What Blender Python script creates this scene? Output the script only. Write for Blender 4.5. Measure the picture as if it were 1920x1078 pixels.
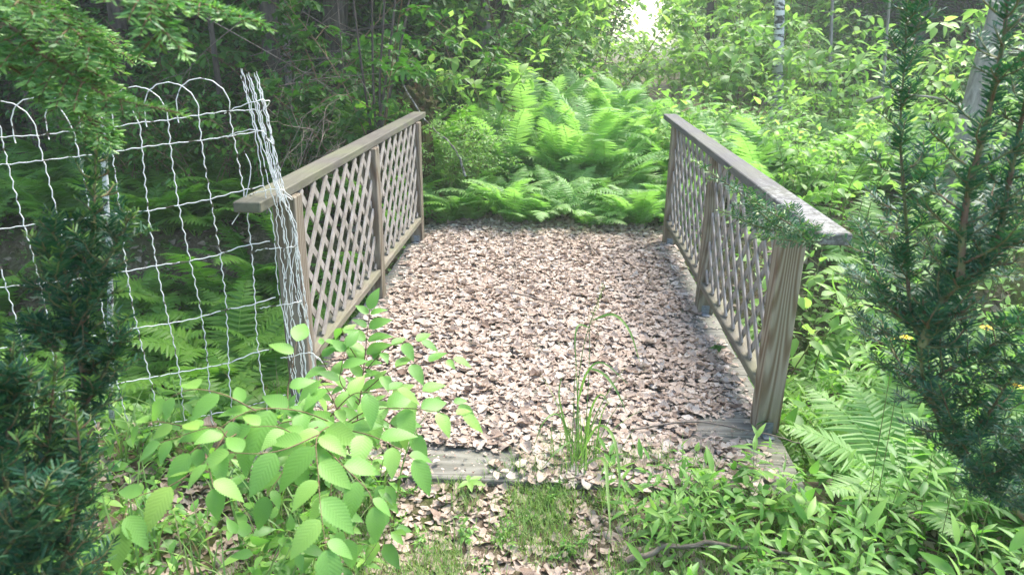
import bpy, math, random
import numpy as np
from math import radians as rad

S = bpy.context.scene
for o in list(bpy.data.objects): bpy.data.objects.remove(o)
COL = S.collection

# ------------------------------------------------------------------ camera
CAM = np.array([.0962, -2.5295, 1.4446]); PIT, YAW, ROL, FPX = rad(19.084), rad(3.5575), rad(.6331), 1359.8
_fw = np.array([-math.sin(YAW)*math.cos(PIT), math.cos(YAW)*math.cos(PIT), -math.sin(PIT)])
_r = np.array([math.cos(YAW), math.sin(YAW), 0.]); _u = np.cross(_r, _fw)
_r2 = _r*math.cos(ROL)+_u*math.sin(ROL); _u2 = _u*math.cos(ROL)-_r*math.sin(ROL)
cam = bpy.data.cameras.new('camera'); co = bpy.data.objects.new('camera', cam); COL.objects.link(co)
from mathutils import Matrix, Vector
co.matrix_world = Matrix(((_r2[0], _u2[0], -_fw[0], CAM[0]), (_r2[1], _u2[1], -_fw[1], CAM[1]), (_r2[2], _u2[2], -_fw[2], CAM[2]), (0, 0, 0, 1)))
cam.sensor_width = 36; cam.lens = 36*FPX/1920; cam.clip_end = 500; cam.clip_start = .05
cam.dof.use_dof = True; cam.dof.focus_distance = 3.0; cam.dof.aperture_fstop = 6.3
S.camera = co

# ------------------------------------------------------------------ world, sun, exposure
SUN_EL, SUN_AZ = rad(58), rad(38)          # azimuth: clockwise from +Y
w = bpy.data.worlds.new('World'); S.world = w; w.use_nodes = True
nt = w.node_tree; bg = nt.nodes['Background']; sky = nt.nodes.new('ShaderNodeTexSky')
sky.sky_type = 'NISHITA'; sky.sun_disc = False; sky.sun_elevation = SUN_EL; sky.sun_rotation = SUN_AZ
sky.air_density = 1.0; sky.dust_density = 1.5; sky.ozone_density = .6
nt.links.new(sky.outputs[0], bg.inputs[0]); bg.inputs[1].default_value = .14
sl = bpy.data.lights.new('sun', 'SUN'); sl.energy = 2.2; sl.angle = rad(30); sl.color = (1, .955, .86)
so = bpy.data.objects.new('sun', sl); COL.objects.link(so)
sd = Vector((math.sin(SUN_AZ)*math.cos(SUN_EL), math.cos(SUN_AZ)*math.cos(SUN_EL), math.sin(SUN_EL)))
so.rotation_euler = sd.to_track_quat('Z', 'Y').to_euler()
S.view_settings.view_transform = 'Standard'; S.view_settings.look = 'None'; S.view_settings.gamma = 1
S.view_settings.exposure = 2.22
S.render.engine = 'CYCLES'
cy = S.cycles; cy.use_denoising = True; cy.volume_bounces = 1; cy.max_bounces = 7; cy.diffuse_bounces = 4; cy.transmission_bounces = 5
cy.glossy_bounces = 2; cy.transparent_max_bounces = 4; cy.sample_clamp_indirect = 6; cy.caustics_reflective = False; cy.caustics_refractive = False
cy.use_adaptive_sampling = True; cy.adaptive_threshold = .02

# ------------------------------------------------------------------ where a pixel of a 1920x1078 picture lies
def ray(x, y): return _fw+_r2*((x-960)/FPX)-_u2*((y-539)/FPX)
def P(x, y, d): return CAM+ray(x, y)*d
def G(x, y, z=0.): d = ray(x, y); return CAM+d*((z-CAM[2])/d[2])
def PY(x, y, Y): d = ray(x, y); return CAM+d*((Y-CAM[1])/d[1])

# ------------------------------------------------------------------ mesh helpers
def norm(a): return a/np.maximum(np.linalg.norm(a, axis=-1, keepdims=True), 1e-9)
class MB:
    def __init__(s): s.V = []; s.Q = []; s.T = []; s.U = []; s.t = []; s.n = 0
    def add(s, V, Q=None, T=None, uv=None, tint=0.5):
        V = np.asarray(V, float); k = len(V)
        s.V.append(V)
        if Q is not None and len(Q): s.Q.append(np.asarray(Q)+s.n)
        if T is not None and len(T): s.T.append(np.asarray(T)+s.n)
        s.U.append(np.zeros((k, 2)) if uv is None else np.asarray(uv, float))
        s.t.append(np.full(k, tint) if np.isscalar(tint) else np.asarray(tint, float)); s.n += k
    def mesh(s, name, mat, smooth=True):
        V = np.concatenate(s.V); Q = np.concatenate(s.Q) if s.Q else np.zeros((0, 4), int); T = np.concatenate(s.T) if s.T else np.zeros((0, 3), int)
        me = bpy.data.meshes.new(name); nq, ntr = len(Q), len(T)
        me.vertices.add(len(V)); me.vertices.foreach_set('co', V.astype(np.float32).ravel())
        L = np.concatenate([Q.ravel(), T.ravel()]).astype(np.int32); me.loops.add(len(L)); me.loops.foreach_set('vertex_index', L)
        me.polygons.add(nq+ntr)
        st = np.concatenate([np.arange(nq)*4, nq*4+np.arange(ntr)*3]).astype(np.int32); me.polygons.foreach_set('loop_start', st)
        me.polygons.foreach_set('use_smooth', np.full(nq+ntr, smooth))
        me.update(calc_edges=True)
        U = np.concatenate(s.U); uvl = me.uv_layers.new(name='UVMap'); uvl.data.foreach_set('uv', U[L].astype(np.float32).ravel())
        at = me.attributes.new('tint', 'FLOAT', 'POINT'); at.data.foreach_set('value', np.concatenate(s.t).astype(np.float32))
        me.materials.append(mat); return me
    def build(s, name, mat, parent=None, smooth=True):
        o = bpy.data.objects.new(name, s.mesh(name, mat, smooth)); COL.objects.link(o)
        if parent: o.parent = parent
        return o
def tag(o, label=None, cat=None, group=None, kind=None):
    for k, v in (('label', label), ('category', cat), ('group', group), ('kind', kind)):
        if v: o[k] = v
    return o
def empty(name, loc=(0, 0, 0), **k):
    o = bpy.data.objects.new(name, None); o.empty_display_size = .1; COL.objects.link(o); o.location = loc; return tag(o, **k)
def dup(o, loc, rz=0, sc=1, tilt=(0, 0), **k):
    c = o.copy(); COL.objects.link(c); c.location = loc; c.rotation_euler = (tilt[0], tilt[1], rz); c.scale = (sc,)*3 if np.isscalar(sc) else sc
    for ch in o.children:
        d = ch.copy(); COL.objects.link(d); d.parent = c
    return tag(c, **k)

def box(mb, a, b, bev=0):
    x0, y0, z0 = a; x1, y1, z1 = b
    if not bev:
        V = [(x, y, z) for x in (x0, x1) for y in (y0, y1) for z in (z0, z1)]
        mb.add(V, [(0, 1, 3, 2), (4, 6, 7, 5), (0, 4, 5, 1), (2, 3, 7, 6), (0, 2, 6, 4), (1, 5, 7, 3)]); return
    import itertools
    c = np.array([(x0+x1)/2, (y0+y1)/2, (z0+z1)/2]); h = np.array([(x1-x0)/2, (y1-y0)/2, (z1-z0)/2]); V = []; idx = {}
    for sg in itertools.product((-1, 1), repeat=3):
        for ax in range(3):
            p = (h-bev)*np.array(sg); p[ax] = h[ax]*sg[ax]; idx[sg, ax] = len(V); V.append(c+p)
    Q = []; T = []
    for ax in range(3):
        o1, o2 = [i for i in range(3) if i != ax]
        for sgn in (-1, 1):
            q = []
            for s1, s2 in ((-1, -1), (1, -1), (1, 1), (-1, 1)):
                sg = [0]*3; sg[ax] = sgn; sg[o1] = s1; sg[o2] = s2; q.append(idx[tuple(sg), ax])
            flip = (sgn < 0) ^ (ax == 1); Q.append(q[::-1] if flip else q)
        # edges along ax
        for s1 in (-1, 1):
            for s2 in (-1, 1):
                def m(v, a_): sg = [0]*3; sg[ax] = v; sg[o1] = s1; sg[o2] = s2; return idx[tuple(sg), a_]
                Q.append([m(-1, o1), m(1, o1), m(1, o2), m(-1, o2)])
    for sg in itertools.product((-1, 1), repeat=3): T.append([idx[sg, 0], idx[sg, 1], idx[sg, 2]])
    mb.add(V, Q, T)
def fixnormals(me):
    import bmesh
    bm = bmesh.new(); bm.from_mesh(me); bmesh.ops.recalc_face_normals(bm, faces=bm.faces); bm.to_mesh(me); bm.free()

def tube(mb, pts, rads, n=6, tint=.5, cap=True):
    pts = np.asarray(pts, float); m = len(pts); rads = np.full(m, rads) if np.isscalar(rads) else np.asarray(rads, float)
    tg = norm(np.gradient(pts, axis=0)); ref = np.array([0, 0, 1.]) if abs(tg[0][2]) < .9 else np.array([1., 0, 0])
    a = norm(np.cross(tg, ref)); b = np.cross(tg, a); th = np.arange(n)/n*2*np.pi
    V = pts[:, None]+rads[:, None, None]*(a[:, None]*np.cos(th)[None, :, None]+b[:, None]*np.sin(th)[None, :, None])
    i = np.arange(m-1)[:, None]*n; j = np.arange(n)[None]; k = (j+1) % n
    Q = np.stack([i+j, i+k, i+n+k, i+n+j], -1).reshape(-1, 4)
    L = np.concatenate([[0], np.cumsum(np.linalg.norm(np.diff(pts, axis=0), axis=1))])
    uv = np.stack([np.repeat(L, n), np.tile(th/6.283, m)], -1); V = V.reshape(-1, 3); T = []
    if cap:
        V = np.concatenate([V, pts[:1], pts[-1:]]); uv = np.concatenate([uv, [[0, 0], [L[-1], 0]]])
        for q in range(n): T += [(m*n, q, (q+1) % n), (m*n+1, (m-1)*n+(q+1) % n, (m-1)*n+q)]
    mb.add(V, Q, T, uv, tint)
def spline(pts, n=12):
    pts = np.asarray(pts, float); t = np.linspace(0, len(pts)-1, n); p = np.concatenate([[2*pts[0]-pts[1]], pts, [2*pts[-1]-pts[-2]]]); out = []
    for s in t:
        i = min(int(s), len(pts)-2); f = s-i; a, b, c, d = p[i:i+4]
        out.append(.5*((2*b)+(-a+c)*f+(2*a-5*b+4*c-d)*f*f+(-a+3*b-3*c+d)*f**3))
    return np.array(out)

# leaf templates: x along the leaf (0..1), y across, z up
def leaf_tpl(kind='ovate', n=6, fold=.25, droop=.25, width=.5, serr=0, pleat=0):
    V = [(0, 0, 0)]; t = np.linspace(0, 1, n+1); uv = [(0, .5)]
    def w(s):
        if kind == 'ovate': return math.sin(math.pi*s**.75)**.85*(1-.25*s)
        if kind == 'lance': return math.sin(math.pi*s**.8)
        if kind == 'round': return max(0, 1-(2*s-1)**2)**.5
        if kind == 'blade': return (1-s)**.6*min(1, s*6+.5)
    rows = []
    for i in range(n+1):
        s = t[i]; ww = width*.5*w(min(max(s, 0), 1)); z0 = -droop*s*s
        if i == 0 and kind != 'blade': rows.append((0, 0, 0)); continue
        if i == n: V.append((s, 0, z0)); uv.append((s, .5)); rows.append((len(V)-1,)*3); continue
        dx = 0
        if serr: ww *= 1+serr*(1 if i % 2 else -1); dx = serr*.12*(1 if i % 2 else 0)
        pl = pleat*(1 if i % 2 else -1)
        wz = width*.5*w(s)*fold; V += [(s+dx, ww, z0+wz+pl), (s, 0, z0), (s+dx, -ww, z0+wz+pl)]
        uv += [(s, .5+ww/max(width, .01)), (s, .5), (s, .5-ww/max(width, .01))]
        rows.append((len(V)-3, len(V)-2, len(V)-1))
    Q = []; T = []
    for (a, b, c), (d, e, f) in zip(rows[:-1], rows[1:]):
        if a == b: T += [(b, e, d), (b, f, e)]
        elif d == e: T += [(a, b, e), (b, c, e)]
        else: Q += [(a, b, e, d), (b, c, f, e)]
    return np.array(V, float), np.array(Q, int).reshape(-1, 4), np.array(T, int).reshape(-1, 3), np.array(uv, float)
def lobed_tpl(lobes, curl=.2, sub=True):
    # palmate leaf; lobes = [(angle, length, halfwidth)]
    V = [(0, 0, 0)]; uv = [(0, .5)]; T = []; ang = []
    for a, L, hw in lobes:
        for k, (f, da) in enumerate(((.52, -hw*1.0), (.74, -hw*.66), (.80, -hw*.42), (1, 0), (.80, hw*.42), (.74, hw*.66), (.52, hw*1.0))): ang.append((a+da, L*f))
    for a, r in ang:
        V.append((.12+math.cos(a)*r, math.sin(a)*r, -curl*r*r+.06*abs(math.sin(a*3)))); uv.append((.12+math.cos(a)*r, .5+.5*math.sin(a)*r))
    for i in range(1, len(V)-1): T.append((0, i, i+1))
    return np.array(V), np.zeros((0, 4), int), np.array(T), np.array(uv)
MAPLE = lobed_tpl([(-1.95, .45, .34), (-1.0, .75, .38), (0, 1, .40), (1.0, .75, .38), (1.95, .45, .34)])
def scatter(mb, tpl, pos, R, sc, tint):
    V, Q, T, uv = tpl; N = len(pos); k = len(V); sc = np.broadcast_to(np.asarray(sc, float).reshape(-1, 1) if np.ndim(sc) < 2 else np.asarray(sc, float), (N, 3 if np.ndim(sc) == 2 else 1))
    W = np.einsum('nij,nkj->nki', R, V[None]*sc[:, None, :])+pos[:, None]
    off = (np.arange(N)*k)[:, None, None]
    mb.add(W.reshape(-1, 3), (Q[None]+off).reshape(-1, 4) if len(Q) else None, (T[None]+off).reshape(-1, 3) if len(T) else None,
           np.tile(uv, (N, 1)), np.repeat(np.broadcast_to(tint, N), k))
def frames(d, nh):
    x = norm(d); y = norm(np.cross(nh, x)); z = np.cross(x, y); return np.stack([x, y, z], -1)

# ------------------------------------------------------------------ materials
def mat(name):
    m = bpy.data.materials.new(name); m.use_nodes = True; t = m.node_tree; t.nodes.clear()
    out = t.nodes.new('ShaderNodeOutputMaterial')
    def N(kind, **k):
        n = t.nodes.new('ShaderNode'+kind)
        for a, v in k.items():
            if a in n.inputs: n.inputs[a].default_value = v
            else: setattr(n, a, v)
        return n
    def L(a, b): t.links.new(a, b)
    return m, N, L, out
def ramp(N, stops, interp='LINEAR'):
    r = N('ValToRGB'); r.color_ramp.interpolation = interp; e = r.color_ramp.elements
    while len(e) < len(stops): e.new(.5)
    for q, (p, c) in zip(e, stops): q.position = p; q.color = (*c, 1)
    return r
def mixc(N, L, a, b, f, bt='MIX'):
    m = N('Mix'); m.data_type = 'RGBA'; m.blend_type = bt
    for s, v in ((m.inputs[6], a), (m.inputs[7], b)):
        if hasattr(v, 'links'): L(v, s)
        else: s.default_value = (*v, 1)
    if hasattr(f, 'links'): L(f, m.inputs[0])
    else: m.inputs[0].default_value = f
    return m.outputs[2]
def leafmat(name, dark, mid, light, trans=.45, rough=.45, veins=0, tsat=(1.35, 1.6, .85)):
    m, N, L, out = mat(name)
    at = N('Attribute', attribute_name='tint'); oi = N('ObjectInfo')
    ad = N('Math', operation='MULTIPLY_ADD'); L(oi.outputs['Random'], ad.inputs[0]); ad.inputs[1].default_value = .3
    sb = N('Math', operation='SUBTRACT'); L(at.outputs['Fac'], sb.inputs[0]); sb.inputs[1].default_value = .15; L(sb.outputs[0], ad.inputs[2])
    r = ramp(N, [(0, dark), (.5, mid), (1, light)]); L(ad.outputs[0], r.inputs[0]); c = r.outputs[0]
    tc = N('TexCoord'); nz = N('TexNoise', Scale=9.0, Detail=3.0); L(tc.outputs['Object'], nz.inputs['Vector'])
    c = mixc(N, L, c, mixc(N, L, c, (.75, .8, .55), 1, 'MULTIPLY'), nz.outputs[0])
    bsdf = N('BsdfPrincipled', Roughness=rough); bsdf.inputs['Specular IOR Level'].default_value = .35
    if veins:
        uv = N('UVMap'); sp = N('SeparateXYZ'); L(uv.outputs[0], sp.inputs[0])
        a = N('Math', operation='SUBTRACT'); L(sp.outputs[1], a.inputs[0]); a.inputs[1].default_value = .5
        ab = N('Math', operation='ABSOLUTE'); L(a.outputs[0], ab.inputs[0])
        k = N('Math', operation='MULTIPLY_ADD'); L(ab.outputs[0], k.inputs[0]); k.inputs[1].default_value = -.55; L(sp.outputs[0], k.inputs[2])
        f = N('Math', operation='MULTIPLY'); L(k.outputs[0], f.inputs[0]); f.inputs[1].default_value = 6.283*veins
        sn = N('Math', operation='SINE'); L(f.outputs[0], sn.inputs[0])
        rib = N('MapRange'); L(sn.outputs[0], rib.inputs[0]); rib.inputs[1].default_value = .75; rib.inputs[2].default_value = 1
        mr = N('MapRange'); L(ab.outputs[0], mr.inputs[0]); mr.inputs[1].default_value = .035; mr.inputs[2].default_value = .0
        mx = N('Math', operation='MAXIMUM'); L(rib.outputs[0], mx.inputs[0]); L(mr.outputs[0], mx.inputs[1])
        c = mixc(N, L, c, mixc(N, L, c, (1.06, 1.05, 1.06), 1, 'MULTIPLY'), mx.outputs[0])
        bp = N('Bump', Strength=.16, Distance=.001); L(sn.outputs[0], bp.inputs['Height']); L(bp.outputs[0], bsdf.inputs['Normal'])
    L(c, bsdf.inputs['Base Color'])
    tr = N('BsdfTranslucent'); L(mixc(N, L, c, tsat, 1, 'MULTIPLY'), tr.inputs[0])
    mx = N('MixShader'); mx.inputs[0].default_value = trans; L(bsdf.outputs[0], mx.inputs[1]); L(tr.outputs[0], mx.inputs[2]); L(mx.outputs[0], out.inputs[0])
    return m
def woodmat(name, base, grain, axis, moss=.0, lich=0., gscale=40., cath=0., ws=None):
    m, N, L, out = mat(name); tc = N('TexCoord'); mp = N('Mapping'); L(tc.outputs['Object'], mp.inputs[0])
    sc = [1., 1., 1.]; sc[axis] = .05; mp.inputs['Scale'].default_value = sc
    n1 = N('TexNoise', Scale=gscale*2.2, Detail=6.0, Roughness=.7); L(mp.outputs[0], n1.inputs['Vector'])
    mp2 = N('Mapping'); L(tc.outputs['Object'], mp2.inputs[0]); s2 = [1., 1., 1.]; s2[axis] = .10; mp2.inputs['Scale'].default_value = s2
    oi = N('ObjectInfo'); cb = N('CombineXYZ'); rm = N('Math', operation='MULTIPLY'); L(oi.outputs['Random'], rm.inputs[0]); rm.inputs[1].default_value = 7.0
    for q in range(3): L(rm.outputs[0], cb.inputs[q])
    L(cb.outputs[0], mp2.inputs['Location'])
    nw = N('TexNoise', Scale=7.0 if cath else 9.0, Detail=1.0, Roughness=.3); L(mp2.outputs[0], nw.inputs['Vector'])
    fm = N('Math', operation='MULTIPLY'); L(nw.outputs[0], fm.inputs[0]); fm.inputs[1].default_value = 105.0 if cath else 70.0
    sw = N('Math', operation='SINE'); L(fm.outputs[0], sw.inputs[0]); wv = N('MapRange'); L(sw.outputs[0], wv.inputs[0]); wv.inputs[1].default_value = -1.0
    r = ramp(N, [(0, grain), (.45, tuple(.5*(a+b) for a, b in zip(base, grain))), (.7, base), (1, tuple(min(1, a*1.12) for a in base))]); L(wv.outputs[0], r.inputs[0])
    f = N('MapRange'); L(n1.outputs[0], f.inputs[0]); f.inputs[1].default_value = .25; f.inputs[2].default_value = .75
    c = mixc(N, L, base, r.outputs[0], 1. if cath else (.3 if ws is None else ws))
    c = mixc(N, L, mixc(N, L, c, (.62, .6, .58), 1, 'MULTIPLY'), c, f.outputs[0])
    nb = N('TexNoise', Scale=3.5, Detail=4.0); L(tc.outputs['Object'], nb.inputs['Vector'])
    fr = N('MapRange'); L(nb.outputs[0], fr.inputs[0]); fr.inputs[1].default_value = .42; fr.inputs[2].default_value = .68
    mm = N('Math', operation='MULTIPLY'); L(fr.outputs[0], mm.inputs[0]); mm.inputs[1].default_value = moss
    c = mixc(N, L, c, (.16, .17, .085), mm.outputs[0])
    vr = N('MapRange'); L(oi.outputs['Random'], vr.inputs[0]); vr.inputs[3].default_value = .82; vr.inputs[4].default_value = 1.12
    vv = N('CombineXYZ'); [L(vr.outputs[0], vv.inputs[q]) for q in range(3)]; c = mixc(N, L, c, vv.outputs[0], 1, 'MULTIPLY')
    if lich:
        nl = N('TexNoise', Scale=34.0, Detail=8.0, Roughness=.75); L(tc.outputs['Object'], nl.inputs['Vector'])
        sx = N('SeparateXYZ'); L(tc.outputs['Object'], sx.inputs[0]); yr = N('MapRange'); L(sx.outputs[1], yr.inputs[0]); yr.inputs[1].default_value = .1; yr.inputs[2].default_value = .75; yr.inputs[3].default_value = .08; yr.inputs[4].default_value = -.08
        la = N('Math', operation='ADD'); L(nl.outputs[0], la.inputs[0]); L(yr.outputs[0], la.inputs[1]); lr = N('MapRange'); L(la.outputs[0], lr.inputs[0]); lr.inputs[1].default_value = .56; lr.inputs[2].default_value = .62
        ml = N('Math', operation='MULTIPLY'); L(lr.outputs[0], ml.inputs[0]); ml.inputs[1].default_value = lich
        c = mixc(N, L, c, (.5, .5, .47), ml.outputs[0])
    b = N('BsdfPrincipled', Roughness=.82); b.inputs['Specular IOR Level'].default_value = .3; L(c, b.inputs['Base Color'])
    bp = N('Bump', Strength=.6, Distance=.003); ah = N('Math', operation='MULTIPLY_ADD'); L(wv.outputs[0], ah.inputs[0]); ah.inputs[1].default_value = .25 if ws is None else .05; L(n1.outputs[0], ah.inputs[2]); L(ah.outputs[0], bp.inputs['Height']); L(bp.outputs[0], b.inputs['Normal'])
    L(b.outputs[0], out.inputs[0]); return m
def plainmat(name, c1, c2, scale=20., rough=.8, metal=0., bump=.3, dist=.005, tint=False, stretch=(1, 1, 1), spec=.3, lo=.35, hi=.65):
    m, N, L, out = mat(name); tc = N('TexCoord'); mp = N('Mapping'); mp.inputs['Scale'].default_value = stretch; L(tc.outputs['Object'], mp.inputs[0])
    n = N('TexNoise', Scale=scale, Detail=7.0, Roughness=.65); L(mp.outputs[0], n.inputs['Vector'])
    r = N('MapRange'); L(n.outputs[0], r.inputs[0]); r.inputs[1].default_value = lo; r.inputs[2].default_value = hi
    if tint: at = N('Attribute', attribute_name='tint'); fac = at.outputs['Fac']; c = mixc(N, L, mixc(N, L, c1, c2, fac), mixc(N, L, mixc(N, L, c1, c2, fac), (.6, .58, .55), 1, 'MULTIPLY'), r.outputs[0])
    else: c = mixc(N, L, c1, c2, r.outputs[0])
    b = N('BsdfPrincipled', Roughness=rough, Metallic=metal); b.inputs['Specular IOR Level'].default_value = spec; L(c, b.inputs['Base Color'])
    bp = N('Bump', Strength=bump, Distance=dist); L(n.outputs[0], bp.inputs['Height']); L(bp.outputs[0], b.inputs['Normal'])
    L(b.outputs[0], out.inputs[0]); return m
def dryleafmat():
    m, N, L, out = mat('dry_leaf'); at = N('Attribute', attribute_name='tint')
    r = ramp(N, [(0, (.08, .05, .038)), (.2, (.20, .135, .10)), (.45, (.42, .33, .262)), (.8, (.55, .46, .385)), (1, (.64, .58, .51))]); L(at.outputs['Fac'], r.inputs[0])
    tc = N('TexCoord'); n = N('TexNoise', Scale=45.0, Detail=4.0); L(tc.outputs['Object'], n.inputs['Vector'])
    c = mixc(N, L, r.outputs[0], mixc(N, L, r.outputs[0], (.68, .62, .58), 1, 'MULTIPLY'), n.outputs[0])
    uv = N('UVMap'); sp = N('SeparateXYZ'); L(uv.outputs[0], sp.inputs[0]); a = N('Math', operation='SUBTRACT'); L(sp.outputs[1], a.inputs[0]); a.inputs[1].default_value = .5; ab = N('Math', operation='ABSOLUTE'); L(a.outputs[0], ab.inputs[0])
    k = N('Math', operation='MULTIPLY_ADD'); L(ab.outputs[0], k.inputs[0]); k.inputs[1].default_value = -.8; L(sp.outputs[0], k.inputs[2]); f = N('Math', operation='MULTIPLY'); L(k.outputs[0], f.inputs[0]); f.inputs[1].default_value = 44.; sn = N('Math', operation='SINE'); L(f.outputs[0], sn.inputs[0])
    mr = N('MapRange'); L(ab.outputs[0], mr.inputs[0]); mr.inputs[1].default_value = .04; mr.inputs[2].default_value = .0; rb_ = N('MapRange'); L(sn.outputs[0], rb_.inputs[0]); rb_.inputs[1].default_value = .6; mm = N('Math', operation='MAXIMUM'); L(mr.outputs[0], mm.inputs[0]); L(rb_.outputs[0], mm.inputs[1])
    c = mixc(N, L, c, mixc(N, L, c, (.74, .68, .62), 1, 'MULTIPLY'), mm.outputs[0])
    b = N('BsdfPrincipled', Roughness=.65); b.inputs['Specular IOR Level'].default_value = .3; L(c, b.inputs['Base Color'])
    tr = N('BsdfTranslucent'); L(c, tr.inputs[0]); mx = N('MixShader'); mx.inputs[0].default_value = .15
    L(b.outputs[0], mx.inputs[1]); L(tr.outputs[0], mx.inputs[2]); L(mx.outputs[0], out.inputs[0]); return m
M = {}
M['postwood'] = woodmat('post_wood', (.27, .23, .175), (.16, .115, .078), 2, moss=.25, cath=1)
M['nearpost'] = woodmat('near_post_wood', (.33, .27, .195), (.19, .125, .075), 2, moss=.18, cath=1)
M['capwood'] = woodmat('cap_wood', (.15, .135, .11), (.085, .075, .06), 1, moss=.55, gscale=50)
M['capwood_lichen'] = woodmat('cap_wood_lichen', (.14, .135, .13), (.085, .08, .075), 1, moss=.25, lich=.28, gscale=50)
M['railwood'] = woodmat('rail_wood', (.21, .185, .14), (.12, .10, .07), 1, moss=.55, gscale=40)
M['deckwood'] = woodmat('deck_wood', (.21, .20, .175), (.09, .085, .07), 0, moss=.3, gscale=34, ws=.6)
M['lattice'] = plainmat('lattice_wood', (.34, .305, .27), (.19, .165, .135), 14, bump=.3)
M['galv'] = plainmat('galvanised_steel', (.22, .24, .25), (.13, .14, .15), 60, rough=.7, metal=.15, bump=.1)
M['wire'] = None
M['dry'] = dryleafmat()
M['fern_lit'] = leafmat('fern_lit', (.13, .23, .045), (.23, .40, .14), (.40, .54, .26), .5)  # lit copy of the fern green, bright light put into the colour
M['fern_shaded'] = leafmat('fern_shade', (.07, .17, .03), (.135, .29, .05), (.22, .38, .08), .5)  # same ferns darkened, the forest shade put into the colour
M['leaf_lit'] = leafmat('leaf_lit', (.11, .22, .06), (.23, .38, .12), (.40, .52, .20), .48)  # lit copy of the leaf green, paled in the colour for glare
M['leaf_shaded'] = leafmat('leaf_shade', (.03, .09, .018), (.06, .16, .03), (.11, .24, .045), .4)  # shaded copy of the leaf green, woodland shade put into the colour
M['leaf_hero'] = leafmat('leaf_hornbeam', (.12, .27, .06), (.20, .39, .10), (.34, .50, .13), .4, rough=.45, veins=11)
M['weed'] = leafmat('weed_leaf', (.08, .19, .045), (.15, .31, .07), (.29, .45, .12), .42, rough=.45)
M['grass'] = leafmat('grass_blade', (.09, .18, .05), (.19, .30, .09), (.36, .42, .18), .35, rough=.5)
M['drygrass'] = leafmat('straw', (.25, .2, .11), (.4, .33, .2), (.5, .44, .3), .3, rough=.7, tsat=(1, 1, 1))
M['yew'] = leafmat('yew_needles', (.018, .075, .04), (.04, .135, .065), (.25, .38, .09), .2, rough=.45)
M['yew_shaded'] = leafmat('yew_needles_shade', (.010, .05, .026), (.022, .085, .04), (.20, .32, .06), .12, rough=.5)  # same yew species, deeper shade on the left put into the needle colour
M['yewstem'] = plainmat('yew_shoot', (.13, .14, .05), (.13, .08, .045), 25, lo=.45, hi=.6)
M['fir'] = leafmat('fir_needles', (.04, .125, .045), (.085, .21, .07), (.24, .40, .12), .3, rough=.45)
M['conifer'] = leafmat('conifer_needles', (.018, .055, .022), (.035, .09, .035), (.07, .15, .05), .2, rough=.6)
M['twig'] = plainmat('twig_bark', (.2, .13, .07), (.11, .07, .04), 60)
M['greenstem'] = plainmat('green_stem', (.16, .26, .06), (.2, .16, .07), 30, rough=.5)
M['bark'] = plainmat('bark', (.105, .085, .068), (.035, .028, .022), 26, bump=1., dist=.02, stretch=(1, 1, .22), rough=.95)
M['palebark'] = plainmat('pale_bark', (.34, .31, .27), (.17, .15, .13), 22, bump=.7, dist=.01, stretch=(1, 1, .3), rough=.95)
M['birch'] = plainmat('birch_bark', (.05, .045, .04), (.62, .6, .56), 11, bump=.4, dist=.006, stretch=(.6, .6, 1.6), rough=.7, lo=.42, hi=.5)
M['deadstick'] = plainmat('dead_stick', (.26, .21, .17), (.12, .09, .07), 50, bump=.6, dist=.003, rough=.9)
M['moss'] = plainmat('rotten_mossy_wood', (.10, .055, .03), (.07, .1, .02), 14, bump=1, dist=.02, rough=1)
M['yellow'] = plainmat('yellow_petal', (.75, .52, .02), (.85, .62, .03), 30, rough=.5)
def wiremat():
    m, N, L, out = mat('white_wire'); tc = N('TexCoord'); n = N('TexNoise', Scale=28.0, Detail=3.0); L(tc.outputs['Object'], n.inputs['Vector'])
    r = ramp(N, [(0, (.06, .045, .03)), (.37, (.09, .07, .05)), (.41, (.66, .65, .61)), (1, (.76, .75, .71))]); L(n.outputs[0], r.inputs[0])
    b = N('BsdfPrincipled', Roughness=.4); L(r.outputs[0], b.inputs['Base Color']); L(b.outputs[0], out.inputs[0]); return m
M['wire'] = wiremat()
def groundmat():
    m, N, L, out = mat('woodland_floor'); tc = N('TexCoord'); n = N('TexNoise', Scale=2.2, Detail=8.0, Roughness=.7); n2 = N('TexNoise', Scale=38.0, Detail=6.0, Roughness=.75)
    for q in (n, n2): L(tc.outputs['Object'], q.inputs['Vector'])
    a = ramp(N, [(.3, (.06, .042, .028)), (.5, (.14, .105, .07)), (.7, (.27, .215, .16))]); L(n2.outputs[0], a.inputs[0])
    r = N('MapRange'); L(n.outputs[0], r.inputs[0]); r.inputs[1].default_value = .45; r.inputs[2].default_value = .6
    g = ramp(N, [(.3, (.03, .05, .012)), (.7, (.10, .13, .03))]); L(n2.outputs[0], g.inputs[0])
    c = mixc(N, L, a.outputs[0], g.outputs[0], r.outputs[0])
    b = N('BsdfPrincipled', Roughness=.95); b.inputs['Specular IOR Level'].default_value = .1; L(c, b.inputs['Base Color'])
    bp = N('Bump', Strength=1.0, Distance=.02); L(n2.outputs[0], bp.inputs['Height']); L(bp.outputs[0], b.inputs['Normal']); L(b.outputs[0], out.inputs[0]); return m
M['ground'] = groundmat()

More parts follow.
